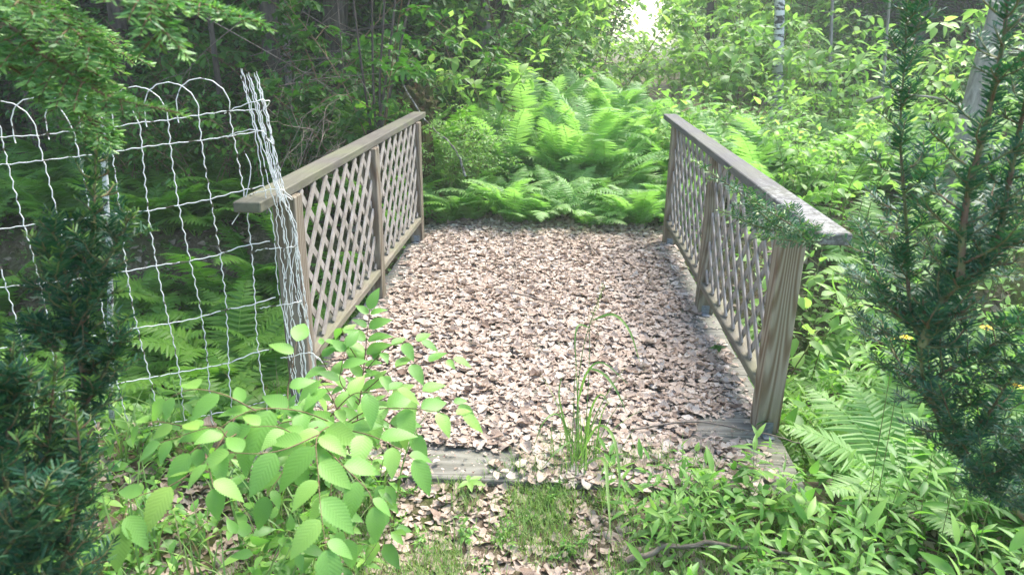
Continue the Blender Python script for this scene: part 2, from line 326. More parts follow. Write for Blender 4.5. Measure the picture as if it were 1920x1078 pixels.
# ------------------------------------------------------------------ terrain
def sstep(a, b, x): t = np.clip((x-a)/(b-a), 0, 1); return t*t*(3-2*t)
def gz(x, y):
    x = np.asarray(x, float); y = np.asarray(y, float)
    ditch = sstep(-.25, .75, y+.12*np.sin(x*1.7))*(1-sstep(2.1, 3.0, y+.15*np.sin(x*1.3+1)))
    z = -.055+.038*sstep(-.75, -.42, y)-.75*ditch+.03*np.sin(x*2.1+y*1.3)*np.cos(y*2.7-x)*(.3+.7*sstep(1, 3, np.abs(x)+np.abs(y-1)))
    z = z-.05*sstep(1.1, 3, np.abs(x))*(1-sstep(2.8, 4, y))
    return z+.25*sstep(6, 20, np.hypot(x, y))*np.sin(x*.2+y*.13)
g = np.sign(np.linspace(-1, 1, 321)); tt = np.linspace(-1, 1, 321); gx = np.sinh(tt*5.0)/np.sinh(5.0)*120
X, Y = np.meshgrid(gx, gx+1.0, indexing='ij'); mb = MB(); n = 321
i, j = np.meshgrid(np.arange(n-1), np.arange(n-1), indexing='ij'); q = (i*n+j).ravel()
mb.add(np.stack([X.ravel(), Y.ravel(), gz(X, Y).ravel()], -1), np.stack([q, q+n, q+n+1, q+1], -1))
tag(mb.build('ground', M['ground']), kind='structure')

# ------------------------------------------------------------------ footbridge
W2, A, H, TH = .889, .089, .904, .038
bridge = empty('footbridge', (0, 1.3, 0), label='weathered wooden footbridge with lattice railings and a deck strewn with dry leaves', cat='footbridge')
def bpart(name, m, mbx, parent, smooth=False):
    o = mbx.build(name, m, parent, smooth); fixnormals(o.data); o.matrix_parent_inverse = Matrix.Translation(-Vector(bridge.location)); return o
rng = np.random.default_rng(3); y = -.395
while y < 3.1:
    mb = MB(); x0 = -W2-A+rng.uniform(-.012, .008); x1 = W2+A+rng.uniform(-.008, .012)
    box(mb, (x0, y, -.038+rng.uniform(-.002, .002)), (x1, y+.181, rng.uniform(-.002, .0015)), .003); bpart('plank', M['deckwood'], mb, bridge); y += .184
for x in (-.85, 0, .85):
    mb = MB(); box(mb, (x-.045, -.38, -.25), (x+.045, 3.1, -.042), .003); bpart('joist', M['railwood'], mb, bridge)
def slat(mb, y0, z0, sgn, ya, yb, za, zb, x, th, w=.031):
    # centreline z-z0 = sgn*(y-y0), clipped to the panel
    lo, hi = ya-y0, yb-y0
    a, b = (za-z0)*sgn, (zb-z0)*sgn
    lo = max(lo, min(a, b)); hi = min(hi, max(a, b))
    if hi-lo < .02: return
    p = np.array([y0+lo, z0+sgn*lo]); q = np.array([y0+hi, z0+sgn*hi]); d = (q-p)/np.linalg.norm(q-p); nn = np.array([-d[1], d[0]])*w/2
    V = []
    for xx in (x-th/2, x+th/2):
        for c in (p-nn, q-nn, q+nn, p+nn): V.append((xx, c[0], c[1]))
    mb.add(V, [(0, 1, 2, 3), (7, 6, 5, 4), (0, 4, 5, 1), (1, 5, 6, 2), (2, 6, 7, 3), (3, 7, 4, 0)])
for side, ys, capy, capx in ((1, (0, 1.286, 2.701), (-.39, 3.146), .9245), (-1, (.09, 1.339, 2.59), (-.175, 2.981), -.9568)):
    rl = bpy.data.objects.new('railing', None); COL.objects.link(rl); rl.parent = bridge; rl.matrix_parent_inverse = Matrix.Translation(-Vector(bridge.location))
    def rp(name, m, mbx, smooth=False):
        o = mbx.build(name, m, rl, smooth); fixnormals(o.data); return o
    xi, xo = (W2, W2+A) if side > 0 else (-W2-A, -W2)
    for py in ys:
        mb = MB(); box(mb, (xi, py, .002), (xo, py+A, H-TH-.001), .004); rp('post', M['nearpost' if side > 0 and py == 0 else 'postwood'], mb)
        bx = (xi+.022) if side > 0 else xo-.062; mb = MB()
        box(mb, (bx, py-.0045, .004), (bx+.042, py-.0005, .052), .0012); box(mb, (bx, py-.045, .0015), (bx+.042, py-.005, .0048), .001)
        for zz in (.018, .038): tube(mb, [(bx+.021, py-.0043, zz), (bx+.021, py-.0075, zz)], .0042, 8)
        rp('bracket', M['galv'], mb)
    mb = MB(); box(mb, (capx-.048, capy[0], H-TH), (capx+.048, capy[1], H), .004); rp('cap_rail', M['capwood_lichen' if side > 0 else 'capwood'], mb)
    for ya, yb in ((ys[0]+A, ys[1]), (ys[1]+A, ys[2])):
        mb = MB(); box(mb, (xi+.002, ya+.001, .150), (xo-.002, yb-.001, .188), .004); rp('bottom_rail', M['railwood'], mb)
        mb = MB(); xc = (xi+xo)/2-side*.012
        for k in range(-7, 22):
            yy = ya+k*.158+.03
            slat(mb, yy, .19, 1, ya, yb, .19, H-TH, xc-side*.0055, .0075); slat(mb, yy+.07, .19, -1, ya, yb, .19, H-TH, xc+side*.0055, .0075)
        rp('lattice_panel', M['lattice'], mb)
#VEG#
# ------------------------------------------------------------------ fallen leaves
def dry_tpl(rng, kind):
    # ragged curled leaf: a 5x3 sheet, or a lobed palm
    if kind == 0:
        V = []; uv = []; n = 7; base = np.sin(np.pi*np.linspace(.03, .985, n)**rng.uniform(.7, 1.2))**.8*rng.uniform(.28, .46); c1 = rng.uniform(-.8, .9); c2 = rng.uniform(-2.6, 2.8); tw = rng.uniform(-.8, .8); bend = rng.uniform(-.25, .25)
        for i in range(n):
            s = i/(n-1); kk = base[i]*(1+rng.uniform(-.22, .22, 2))
            for v in (-1, -.5, 0, .5, 1):
                y = v*kk[int(v > 0)]; V.append((s+rng.uniform(-.03, .03)*abs(v), y+bend*(s-.5)**2*2, c1*(s-.5)**2+c2*y*y+tw*y*(s-.5)+rng.uniform(-.02, .02))); uv.append((s, .5+y))
        Q = [(i*5+j, i*5+j+1, i*5+j+6, i*5+j+5) for i in range(n-1) for j in range(4)]
        return np.array(V)-[.5, 0, 0], np.array(Q), np.zeros((0, 3), int), np.array(uv)
    a = rng.uniform(.8, 1.2, 5); V, Q, T, uv = lobed_tpl([(-1.9, .5*a[0], .36), (-.95, .8*a[1], .36), (0, 1*a[2], .38), (.95, .8*a[3], .36), (1.9, .5*a[4], .36)], rng.uniform(-.4, .6))
    V = V.copy(); V[:, 2] += rng.uniform(-.09, .09, len(V)); b = rng.uniform(-.8, .8); V[:, 2] += b*V[:, 1]**2; return V*.62, Q, T, uv
def litter(mb, rng, x, y, z, size, tilt=.45, lo=.1, hi=1.):
    N = len(x); tp = [dry_tpl(rng, 0) for _ in range(16)]+[dry_tpl(rng, 1) for _ in range(3)]; k = rng.integers(0, len(tp), N)
    th = rng.uniform(0, 6.283, N); d = np.stack([np.cos(th), np.sin(th), rng.normal(0, tilt, N)], -1)
    nh = norm(np.stack([rng.normal(0, tilt, N), rng.normal(0, tilt, N), np.where(rng.random(N) < .5, 1., -1.)], -1)); R = frames(d, nh)
    sc = size*rng.choice([.5, .8, 1., 1.35], N)*rng.uniform(.8, 1.2, N); ti = np.clip(rng.normal(.74, .2, N)*np.where(rng.random(N) < .08, .45, 1), lo, hi)
    for i in range(len(tp)):
        m = k == i
        if m.any(): scatter(mb, tp[i], np.stack([x, y, z], -1)[m], R[m], sc[m], ti[m])
rng = np.random.default_rng(11)
def deckmask(x, y):
    # leaves thin out along the edges of the deck and over the bare front board
    e = .86+.05*(x > 0)+.05*np.sin(y*3.1)+.04*np.sin(y*9+1); m = np.abs(x+.03) < e+rng.normal(0, .05, len(x))
    bare = (y < -.16+.05*np.sin(x*8)) & (x > -.38+rng.normal(0, .04, len(x))) & (x < .0+rng.normal(0, .05, len(x)))
    bare |= (y > -.08) & (y < .12) & (x > .66+rng.normal(0, .04, len(x))) 
    return m & ~bare
mb = MB(); N = 21000; x = rng.uniform(-.95, .95, N); y = rng.uniform(-.42, 3.35, N); m = deckmask(x, y)
ed = sstep(.95, .6, np.abs(x)) if False else 1-sstep(.6, .88, np.abs(x)); mound = .022*ed*(.7+.3*np.sin(x*5+y*3)*np.cos(y*4))
z = .004+rng.uniform(0, 1, N)**.6*(.006+mound*.45)+mound*.5
litter(mb, rng, x[m], y[m], z[m], .041, .13)
N = 420; x = rng.uniform(-.96, .96, N); y = rng.uniform(-.38, 3.1, N); m = (y > -.1)|(rng.random(N) < .3); litter(mb, rng, x[m], y[m], np.full(m.sum(), .008), .038, .12)
N = 9000; x = rng.uniform(-.96, .96, N); y = rng.uniform(-.39, 3.2, N); litter(mb, rng, x, y, .004+.034*np.clip(1-np.abs(x)/.9, 0, 1)*rng.uniform(0, 1, N), .012, .5, .1)
for _ in range(260): x = rng.uniform(-.9, .9); y = rng.uniform(-.3, 3.1); a = rng.uniform(0, 3.14); L = rng.uniform(.015, .07); z = .012+.022*max(0, 1-abs(x)/.85); tube(mb, [(x, y, z), (x+L*.5*math.cos(a)+.003, y+L*.5*math.sin(a), z+.006), (x+L*math.cos(a), y+L*math.sin(a), z+rng.uniform(0, .01))], .0012, 3, tint=rng.uniform(0, .45))
tag(mb.build('leaf_litter', M['dry']), 'thick carpet of curled pale brown dead leaves on the bridge deck', 'fallen leaves', kind='stuff')
mb = MB(); N = 9500; x = rng.normal(0, 1.1, N); y = rng.uniform(-1.6, -.40, N); N2 = 2500
litter(mb, rng, x, y, gz(x, y)+rng.uniform(.0, .010, N), .032, .2, lo=.05, hi=.7)
x = rng.uniform(-1.6, 1.6, N2); y = rng.uniform(3.0, 4.2, N2); litter(mb, rng, x, y, gz(x, y)+rng.uniform(.0, .02, N2), .055, .35, lo=.05, hi=.75)
N3 = 9000; x = rng.uniform(-6, 5, N3); y = rng.uniform(-.5, 6, N3); m = (np.abs(x) > 1.0); litter(mb, rng, x[m], y[m], gz(x[m], y[m])+.012, .06, .3, lo=0, hi=.55)
tag(mb.build('leaf_litter', M['dry']), 'scattered dead leaves on the woodland ground around the bridge', 'fallen leaves', kind='stuff')
rng = np.random.default_rng(5)
def stick(pts, r, label, **k):
    mb = MB(); p = spline(pts, 14); p += rng.normal(0, r*.35, p.shape); tube(mb, p, np.linspace(r, r*.45, 14), 6)
    for t in (4, 8, 11):
        if rng.random() < .7 and r > .002: d = rng.normal(0, 1, 3)*[1, 1, .25]; d[2] = abs(d[2]); tube(mb, [p[t], p[t]+norm(d)*r*14], [r*.4, r*.15], 4)
    return tag(mb.build('stick', M['deadstick']), label, 'stick', 'dead sticks lying on the leaves')
gp = lambda a, b, z=.05: G(a, b, z)
stick([gp(955, 548), gp(1010, 560), gp(1085, 585)], .006, 'thin brown stick lying across the middle of the leafy deck')
stick([gp(1102, 450), gp(1110, 466), gp(1122, 480)], .008, 'short dark stick standing out near the far end of the deck')
stick([gp(1180, 805, .04), gp(1300, 790, .045), gp(1430, 812, .04), gp(1500, 832, .02)], .0045, 'long straight pale straw-like stick by the near right post')
stick([gp(1175, 1050, .0), gp(1250, 1028, .03), gp(1340, 1022, .03), gp(1480, 1036, .0)], .010, 'crooked grey branch lying in the weeds at the bottom of the picture')
stick([gp(960, 430), gp(968, 490), gp(962, 545)], .0035, 'thin twig lying lengthwise on the far half of the deck')
stick([gp(1225, 505), gp(1222, 530), gp(1235, 545)], .004, 'small forked twig near the middle right post')
stick([gp(1000, 710), gp(960, 745), gp(930, 790)], .003, 'fine pale twig in the leaves behind the bare front board')
stick([gp(1170, 585), gp(1205, 600), gp(1262, 650)], .003, 'thin curved twig on the right side of the leafy deck')

# ------------------------------------------------------------------ wire fence
rng = np.random.default_rng(8)
FA, FB = np.array([-1.0, -.06]), np.array([-2.35, -.41]); FD = (FB-FA)/np.linalg.norm(FB-FA); FN = np.array([-FD[1], FD[0]])
def fp(s, z, off=0): q = FA+FD*s+FN*off; return np.array([q[0], q[1], z])
drop = lambda s: -.085*np.minimum(s, 1.5)-.02*np.sin(s*2.2)
def wavy(p, amp=.0028, wl=.042):
    L = np.linalg.norm(np.diff(p, axis=0), axis=1).sum(); m = max(8, int(L/wl*4)); t = np.linspace(0, len(p)-1, m); q = np.stack([np.interp(t, np.arange(len(p)), p[:, k]) for k in range(3)], -1)
    d = norm(np.gradient(q, axis=0)); side = norm(np.cross(d, np.array([FN[0], FN[1], 0.]))); return q+side*(amp*np.sin(np.arange(m)*np.pi/2)*rng.uniform(.5, 1.3, m))[:, None]
fence = empty('wire_fence', (-1.5, -.2, 0), label='white coated garden wire fence with looped arch top left of the bridge', cat='fence')
fi = Matrix.Translation(-Vector((-1.5, -.2, 0)))
mv = MB(); RW = .0020; PIT2 = .102; rowz = [1.185, 1.105, .90, .695, .475, .275, .07]
for k in range(27):
    s = .02+k*PIT2; top = 1.19+drop(s); lean = rng.normal(0, .006)
    pv = [fp(s+lean*(1-z)+.012*np.sin(z*6+k), z+drop(s), .004*np.sin(z*9+k)) for z in np.linspace(-.1, 1.19, 9)]
    a = PIT2*1.72; arch = [fp(s+a/2-a/2*math.cos(u), top+.115*math.sin(u)**.8, .004+.012*math.sin(u)) for u in np.linspace(0.15, math.pi-.05, 12)]
    arch.append(fp(s+a, top-.03, .002)); tube(mv, np.concatenate([wavy(np.array(pv)), wavy(np.array(arch), .0012)[1:]]), RW, 5)
o = mv.build('upright_wires', M['wire'], fence); o.matrix_parent_inverse = fi
mh = MB()
for z in rowz:
    p = [fp(s, z+drop(s)+(.03*math.exp(-max(s, 0)/.12) if z < 1 else .01)+rng.normal(0, .004), .003) for s in np.linspace(-.06, 2.78, 30)]; tube(mh, wavy(np.array(p), .0016, .05), RW, 5)
o = mh.build('crosswires', M['wire'], fence); o.matrix_parent_inverse = fi
mr = MB()
for k in range(12):
    f = rng.uniform(-1, 1); g2 = rng.uniform(-1, 1)
    ctl = [(-.955+.034*f, -.05+.03*g2, 1.325+rng.uniform(-.03, .02)), (-.925+.036*f, -.06+.03*g2, 1.16), (-.885+.036*f+rng.normal(0, .018), -.07+.04*g2, .95), (-.872+.04*f+rng.normal(0, .02), -.06+.04*g2, .78),
           (-.872+.06*f+rng.normal(0, .015), -.06+.03*g2, .55), (-.862+.07*f+rng.normal(0, .015), -.06+.04*g2, .30), (-.86+.06*f, -.06+.03*g2, rng.uniform(-.05, .12))]
    tube(mr, wavy(spline(ctl, 40), .0022, .05), RW*.8, 5)
for z in rowz:
    for q in range(1):
        c = [(-1.0, -.06, z-.01*q), (-.95, -.09-.02*q, z+.02), (-.865, -.10, z+.045+rng.normal(0, .01)), (-.84, -.05, z+.02+rng.normal(0, .02)), (-.90, -.0, z-.03*q)]
        tube(mr, wavy(spline(np.array(c)+[(0.06 if z < .4 else 0)-(.05 if z > 1 else 0), 0, 0], 16), .002), RW*.85, 5)
tube(mr, spline([(-1.06, -.08, .80), (-1.0, -.1, .88), (-.965, -.09, 1.0), (-.99, -.07, 1.06)], 14), RW*.8, 5)
o = mr.build('bundled_wires', M['wire'], fence); o.matrix_parent_inverse = fi
mb = MB(); p = PY(190, 215, -.12); p2 = PY(208, 720, -.12); mb2 = spline([p, p*.6+p2*.4+[.01, 0, 0], p2, p2+(p2-p)*.35], 20); tube(mb, mb2+rng.normal(0, .0015, mb2.shape), .0105, 8)
M['stake'] = plainmat('speckled_stake', (.05, .05, .045), (.5, .52, .5), 55, bump=.8, dist=.004, stretch=(1, 1, .6), lo=.42, hi=.5)
tag(mb.build('fence_stake', M['stake']), 'thin speckled grey stake standing in the dark yew behind the wire fence', 'stake')

# ------------------------------------------------------------------ ferns
def frond_mesh(mb, rng, base, az, L, npair, maxw, a0=1.25, a1=-.2, prof='lady', teeth=9, tint=.5, curve=1.0, side=0.):
    n = 40; t = np.linspace(0, 1, n); ang = a0+(a1-a0)*t**(1.3*curve); ds = L/(n-1)
    px = np.concatenate([[0], np.cumsum(np.cos(ang[:-1])*ds)]); pz = np.concatenate([[0], np.cumsum(np.sin(ang[:-1])*ds)])
    h = np.array([math.cos(az), math.sin(az), 0]); sd_ = np.array([-math.sin(az), math.cos(az), 0])
    C = base+px[:, None]*h+pz[:, None]*np.array([0, 0, 1.])+side*(t**2)[:, None]*sd_*L
    tg = norm(np.gradient(C, axis=0)); nr = norm(np.cross(sd_, tg)); nr = np.where(nr[:, 2:3] < 0, -nr, nr)
    tube(mb, C[::3], np.linspace(.0028, .0007, len(C[::3]))*(L/.6), 4, tint=1., cap=False)
    tt = np.linspace(.14 if prof != 'ostrich' else .07, .985, npair)
    if prof == 'ostrich': w = np.sin(np.pi*np.clip(tt, 0, 1)**1.9)**.75*1.0+.08
    elif prof == 'tri': w = (1-tt)**.75+.04
    else: w = np.sin(np.pi*np.clip(tt, 0.02, 1)**.8)**.8+.04
    w *= maxw; sp = L*(tt[1]-tt[0])
    # pinna outline: a row of forward-pointing pinnules
    k = teeth; u = np.arange(k)/k; V = []; Q = []; uv = []
    for s in (1, -1):
        for q in range(k):
            x0, x1 = q/k, (q+.92)/k; ww = (1-u[q]**1.6)*.5; b = len(V)
            V += [(x0, 0, 0), (x1, 0, 0), (x1+.5/k, s*ww, -.10*ww), (x0+.35/k, s*ww*.97, -.10*ww)]; uv += [(x0, .5), (x1, .5), (x1, 1), (x0, 1)]
            Q.append((b, b+1, b+2, b+3) if s > 0 else (b+3, b+2, b+1, b))
    V = np.array(V); Q = np.array(Q); uv = np.array(uv); V[:, 2] -= .16*V[:, 0]**2
    idx = tt*(n-1); Ci = np.stack([np.interp(idx, np.arange(n), C[:, q]) for q in range(3)], -1); Ti = np.stack([np.interp(idx, np.arange(n), tg[:, q]) for q in range(3)], -1); Ni = np.stack([np.interp(idx, np.arange(n), nr[:, q]) for q in range(3)], -1)
    for s in (1, -1):
        sv = np.cross(Ni, Ti)*s; d = norm(sv+Ti*(.18+.5*tt[:, None]**2)+rng.normal(0, .06, (npair, 3))-Ni*.05); nh = norm(Ni+rng.normal(0, .12, (npair, 3))); R = frames(d, nh)
        sc = np.stack([w*rng.uniform(.92, 1.06, npair), np.minimum(np.full(npair, sp*1.05), w*.5), w], -1)
        scatter(mb, (V, Q, np.zeros((0, 3), int), uv), Ci, R, sc, np.clip(tint+.25*tt+rng.normal(0, .05, npair), 0, 1))
def fern_mesh(seed, mat_, h, nf, kind):
    rng = np.random.default_rng(seed); mb = MB()
    for i in range(nf):
        az = i/nf*6.283+rng.uniform(-.4, .4); L = h*rng.uniform(.75, 1.15)
        ft = {'lady': dict(npair=22, maxw=L*.17, a0=rng.uniform(.9, 1.35), a1=rng.uniform(-.5, .1), prof='lady', teeth=8),
              'ostrich': dict(npair=34, maxw=L*.135, a0=rng.uniform(1.2, 1.5), a1=rng.uniform(-.3, .7), prof='ostrich', teeth=9, curve=1.6),
              'sens': dict(npair=11, maxw=L*.30, a0=rng.uniform(1.0, 1.4), a1=rng.uniform(-.5, 0), prof='tri', teeth=5)}[kind]
        frond_mesh(mb, rng, np.array([math.cos(az)*.02, math.sin(az)*.02, 0]), az, L, tint=rng.uniform(.2, .6), side=rng.uniform(-.12, .12), **ft)
    return mb.mesh('fern', mat_)
FERN = {}
def fern_var(key, mat_, h, nf, kind, nv=4): FERN[key] = [fern_mesh(100+7*i+len(key), M[mat_], h, nf, kind) for i in range(nv)]
fern_var('lady_b', 'fern_lit', .60, 9, 'lady'); fern_var('lady_d', 'fern_shaded', .60, 9, 'lady'); fern_var('ost_b', 'fern_lit', 1.12, 7, 'ostrich', 4); fern_var('sens_b', 'fern_lit', .42, 7, 'sens', 3)
fern_var('ost_d', 'fern_shaded', .95, 7, 'ostrich', 2); fern_var('sens_d', 'fern_shaded', .40, 7, 'sens', 2)
def fern(key, x, y, sc, label, group, rng, z=None, tilt=.12):
    o = bpy.data.objects.new('fern', FERN[key][rng.integers(len(FERN[key]))]); COL.objects.link(o); o.location = (x, y, gz(x, y)-.01 if z is None else z)
    o.rotation_euler = (rng.normal(0, tilt), rng.normal(0, tilt), rng.uniform(0, 6.28)); o.scale = (sc, sc, sc*rng.uniform(.9, 1.1)); return tag(o, label, 'fern', group)
rng = np.random.default_rng(21)
def region(n, x0, x1, y0, y1, mind=.0, ok=None, tries=40):
    out = []
    for _ in range(n*tries):
        if len(out) >= n: break
        x, y = rng.uniform(x0, x1), rng.uniform(y0, y1)
        if ok and not ok(x, y): continue
        if all((x-a)**2+(y-b)**2 > mind**2 for a, b in out): out.append((x, y))
    return out
for x, y in region(46, -.8, 1.2, 3.2, 4.2, .15): fern('lady_b' if rng.random() < .55 else 'sens_b', x, y, rng.uniform(.7, 1.05), 'low light green fern at the foot of the bank beyond the deck', 'low ferns beyond the far end of the bridge', rng)
for x, y in region(36, -.5, 2.4, 4.0, 6.8, .24): fern('lady_b', x, y, rng.uniform(1.1, 1.7), 'bright green fern in the middle of the bank beyond the bridge', 'mid-bank ferns beyond the bridge', rng)
for (px, py, Y, sc) in ((1040, 300, 4.3, 1.0), (1110, 300, 4.6, .95), (1200, 190, 5.6, 1.1), (985, 290, 4.9, .8), (1165, 300, 5.0, .9), (1290, 200, 5.9, .9), (1075, 300, 4.4, .9), (1140, 300, 4.2, .8), (1010, 300, 4.5, .8), (1240, 200, 5.2, .9), (960, 300, 4.3, .85), (930, 260, 5.0, 1.0), (1000, 260, 5.4, 1.1), (1090, 240, 5.6, 1.1), (1150, 220, 6.2, 1.15), (1040, 230, 6.4, 1.15)):
    p = PY(px, py, Y); fern('ost_b', p[0], Y, sc, 'tall upright feathery fern rising above the low ferns beyond the bridge', 'tall shuttlecock ferns beyond the bridge', rng, z=None, tilt=.04)
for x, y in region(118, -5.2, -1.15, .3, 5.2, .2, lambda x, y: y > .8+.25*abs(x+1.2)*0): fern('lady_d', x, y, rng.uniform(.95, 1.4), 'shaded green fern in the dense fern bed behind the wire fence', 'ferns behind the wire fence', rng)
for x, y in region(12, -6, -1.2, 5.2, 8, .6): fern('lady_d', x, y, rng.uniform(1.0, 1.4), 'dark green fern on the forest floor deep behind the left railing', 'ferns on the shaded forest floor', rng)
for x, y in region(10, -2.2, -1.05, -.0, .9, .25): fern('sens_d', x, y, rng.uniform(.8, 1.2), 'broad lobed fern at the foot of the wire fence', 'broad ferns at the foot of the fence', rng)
for x, y in region(46, 1.5, 6, 1.2, 7.5, .33): fern('lady_b', x, y, rng.uniform(1.2, 1.9), 'pale green fern in the sunny bank right of the bridge', 'ferns in the sunny bank right of the bridge', rng)
for (px, py, Y, sc) in ((735, 150, 3.9, 1.0), (800, 160, 4.1, .95), (690, 170, 4.4, 1.0)):
    p = PY(px, py+150, Y); fern('ost_d', p[0], Y, sc*1.15, 'large arching dark fern behind the far end of the left railing', 'large ferns behind the left railing', rng, tilt=.05)
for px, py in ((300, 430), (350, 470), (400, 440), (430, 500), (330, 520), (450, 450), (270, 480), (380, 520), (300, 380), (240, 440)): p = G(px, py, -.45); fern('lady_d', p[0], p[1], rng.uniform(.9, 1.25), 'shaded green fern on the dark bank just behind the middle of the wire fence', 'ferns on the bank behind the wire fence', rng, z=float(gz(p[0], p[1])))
# the fern beside the near right post, frond by frond
hf = empty('fern', (1.28, -.42, gz(1.28, -.42)), label='large light green fern spreading beside the near right post', cat='fern')
r2 = np.random.default_rng(77)
for i, (az, L, a1) in enumerate(((2.7, .50, -.15), (2.05, .55, -.1), (3.5, .42, -.3), (1.3, .60, .0), (.4, .62, -.1), (-.5, .45, -.4), (4.6, .34, -.3), (1.75, .5, .3))):
    mb = MB(); frond_mesh(mb, r2, np.zeros(3), az, L, 24, L*.24, .95, a1, 'lady', 10, tint=.55, side=.05); mb.build('frond', M['fern_lit'], hf)

# ------------------------------------------------------------------ broad-leaved plants
def plant_mesh(seed, height, nstem, spread, leaf, lsize, nleaf, twigs=4, lean=.25, droop=.3, stemr=.004, opp=False, tint=(.2, .8), start=.25, rosette=False, whorl=0):
    rng = np.random.default_rng(seed); st = MB(); fo = MB(); pos = []; dr = []
    for s in range(nstem):
        az = rng.uniform(0, 6.283); ln = lean*rng.uniform(.3, 1.3); hh = height*rng.uniform(.65, 1.1)
        b = np.array([rng.normal(0, spread*.25), rng.normal(0, spread*.25), 0]); d = np.array([math.cos(az)*ln, math.sin(az)*ln, 1.])
        mid = b+d*hh*.5+rng.normal(0, .03*height, 3); tip = b+d*[1.4, 1.4, .92]*hh; p = spline([b, mid, tip], 14); tube(st, p, np.linspace(stemr, stemr*.3, 14), 5, cap=False)
        lines = [(p, start)]
        for k in range(twigs):
            i = rng.integers(5, 13); a2 = rng.uniform(0, 6.283); l2 = hh*rng.uniform(.2, .42)*(1.2-i/14); q = spline([p[i], p[i]+np.array([math.cos(a2), math.sin(a2), .55])*l2*.55, p[i]+np.array([math.cos(a2), math.sin(a2), .55-droop])*l2], 8)
            tube(st, q, np.linspace(stemr*.5, stemr*.2, 8), 4, cap=False); lines.append((q, .15))
        for q, s0 in lines:
            m = len(q); nn = max(2, int(nleaf*(1 if q is p else .5)))
            for j in range(nn):
                t = (s0+(1-s0)*j/(nn-1))*(m-1); i = min(int(t), m-2); c = q[i]+(q[i+1]-q[i])*(t-i); tg = norm(q[i+1]-q[i])
                for w_ in range(whorl or (2 if opp else 1)):
                    an = j*2.4+w_*(6.283/whorl if whorl else 3.14)+rng.normal(0, .3); h = np.array([math.cos(an), math.sin(an), 0]); sidev = norm(h-tg*(h@tg))
                    dv = norm(sidev+tg*rng.uniform(.2, .6)+[0, 0, rng.normal(-droop*.3, .18)]) if j < nn-1 else norm(tg+rng.normal(0, .3, 3)); pos.append(c+dv*lsize*.12); dr.append(dv)
    pos = np.array(pos); dr = np.array(dr); N = len(pos); nh = norm(np.array([0, 0, 1.])+rng.normal(0, .28, (N, 3))); R = frames(dr, nh)
    ti = np.clip(rng.uniform(*tint, N)+.25*(pos[:, 2]/max(height, .01)-.5), 0, 1); scatter(fo, leaf, pos, R, lsize*rng.uniform(.6, 1.15, N), ti); return st, fo
T_OV = leaf_tpl('ovate', 5, .25, .25, .58); T_LAN = leaf_tpl('lance', 5, .3, .3, .24); T_ROUND = leaf_tpl('round', 4, .2, .15, .75); T_HERO = leaf_tpl('ovate', 26, .22, .28, .60, serr=.075, pleat=.0008); T_LANB = leaf_tpl('lance', 6, .25, .35, .34)
PLANT = {}
def plantvar(key, mname, smat, nv, **k):
    PLANT[key] = []
    for i in range(nv):
        st, fo = plant_mesh(500+i*13+sum(map(ord, key)), **k); PLANT[key].append((st.mesh(key+'_stem', M[smat]), fo.mesh(key+'_foliage', M[mname])))
def plant(key, name, x, y, sc, label, cat, group, rng, z=None, tilt=.08, rz=None):
    s, f = PLANT[key][rng.integers(len(PLANT[key]))]; e = bpy.data.objects.new(name, None); COL.objects.link(e); e.location = (x, y, (gz(x, y)-.02) if z is None else z)
    e.rotation_euler = (rng.normal(0, tilt), rng.normal(0, tilt), rng.uniform(0, 6.28) if rz is None else rz); e.scale = (sc,)*3
    for nm, me in (('stem', s), ('foliage', f)): o = bpy.data.objects.new(nm, me); COL.objects.link(o); o.parent = e
    return tag(e, label, cat, group)
plantvar('maple', 'leaf_lit', 'twig', 3, height=1.7, nstem=4, spread=.3, leaf=MAPLE, lsize=.085, nleaf=12, twigs=6, lean=.35, opp=True, stemr=.008, droop=.45)
plantvar('mapled', 'leaf_shaded', 'twig', 3, height=2.1, nstem=4, spread=.3, leaf=MAPLE, lsize=.085, nleaf=12, twigs=7, lean=.35, opp=True, stemr=.008, droop=.45)
plantvar('broad', 'leaf_lit', 'greenstem', 4, height=1.15, nstem=6, spread=.4, leaf=T_OV, lsize=.095, nleaf=14, twigs=5, lean=.35, stemr=.005, tint=(.25, .95))
plantvar('small', 'leaf_lit', 'greenstem', 3, height=1.0, nstem=12, spread=.5, leaf=T_OV, lsize=.034, nleaf=22, twigs=8, lean=.4, stemr=.0035, tint=(0, .6))
plantvar('lance', 'weed', 'greenstem', 4, height=.42, nstem=5, spread=.25, leaf=T_LAN, lsize=.085, nleaf=17, twigs=0, lean=.25, stemr=.002, start=.08, tint=(.2, .9))
plantvar('lance3', 'weed', 'greenstem', 3, height=.9, nstem=5, spread=.3, leaf=T_LAN, lsize=.10, nleaf=14, twigs=2, lean=.2, stemr=.003, start=.15, whorl=3, tint=(.3, .9))
plantvar('herb', 'weed', 'greenstem', 4, height=.22, nstem=6, spread=.22, leaf=T_OV, lsize=.05, nleaf=7, twigs=2, lean=.5, stemr=.0015, start=.1, tint=(.1, .8))
plantvar('underd', 'leaf_shaded', 'twig', 4, height=1.4, nstem=5, spread=.5, leaf=T_OV, lsize=.07, nleaf=16, twigs=8, lean=.5, stemr=.006, droop=.4, tint=(.3, 1.))
plantvar('broadl', 'leaf_lit', 'greenstem', 3, height=1.2, nstem=4, spread=.4, leaf=T_OV, lsize=.12, nleaf=9, twigs=3, lean=.35, stemr=.006, tint=(.3, .8))
rng = np.random.default_rng(33)
PE = lambda n, *a, **k: region(n, *a, **k)
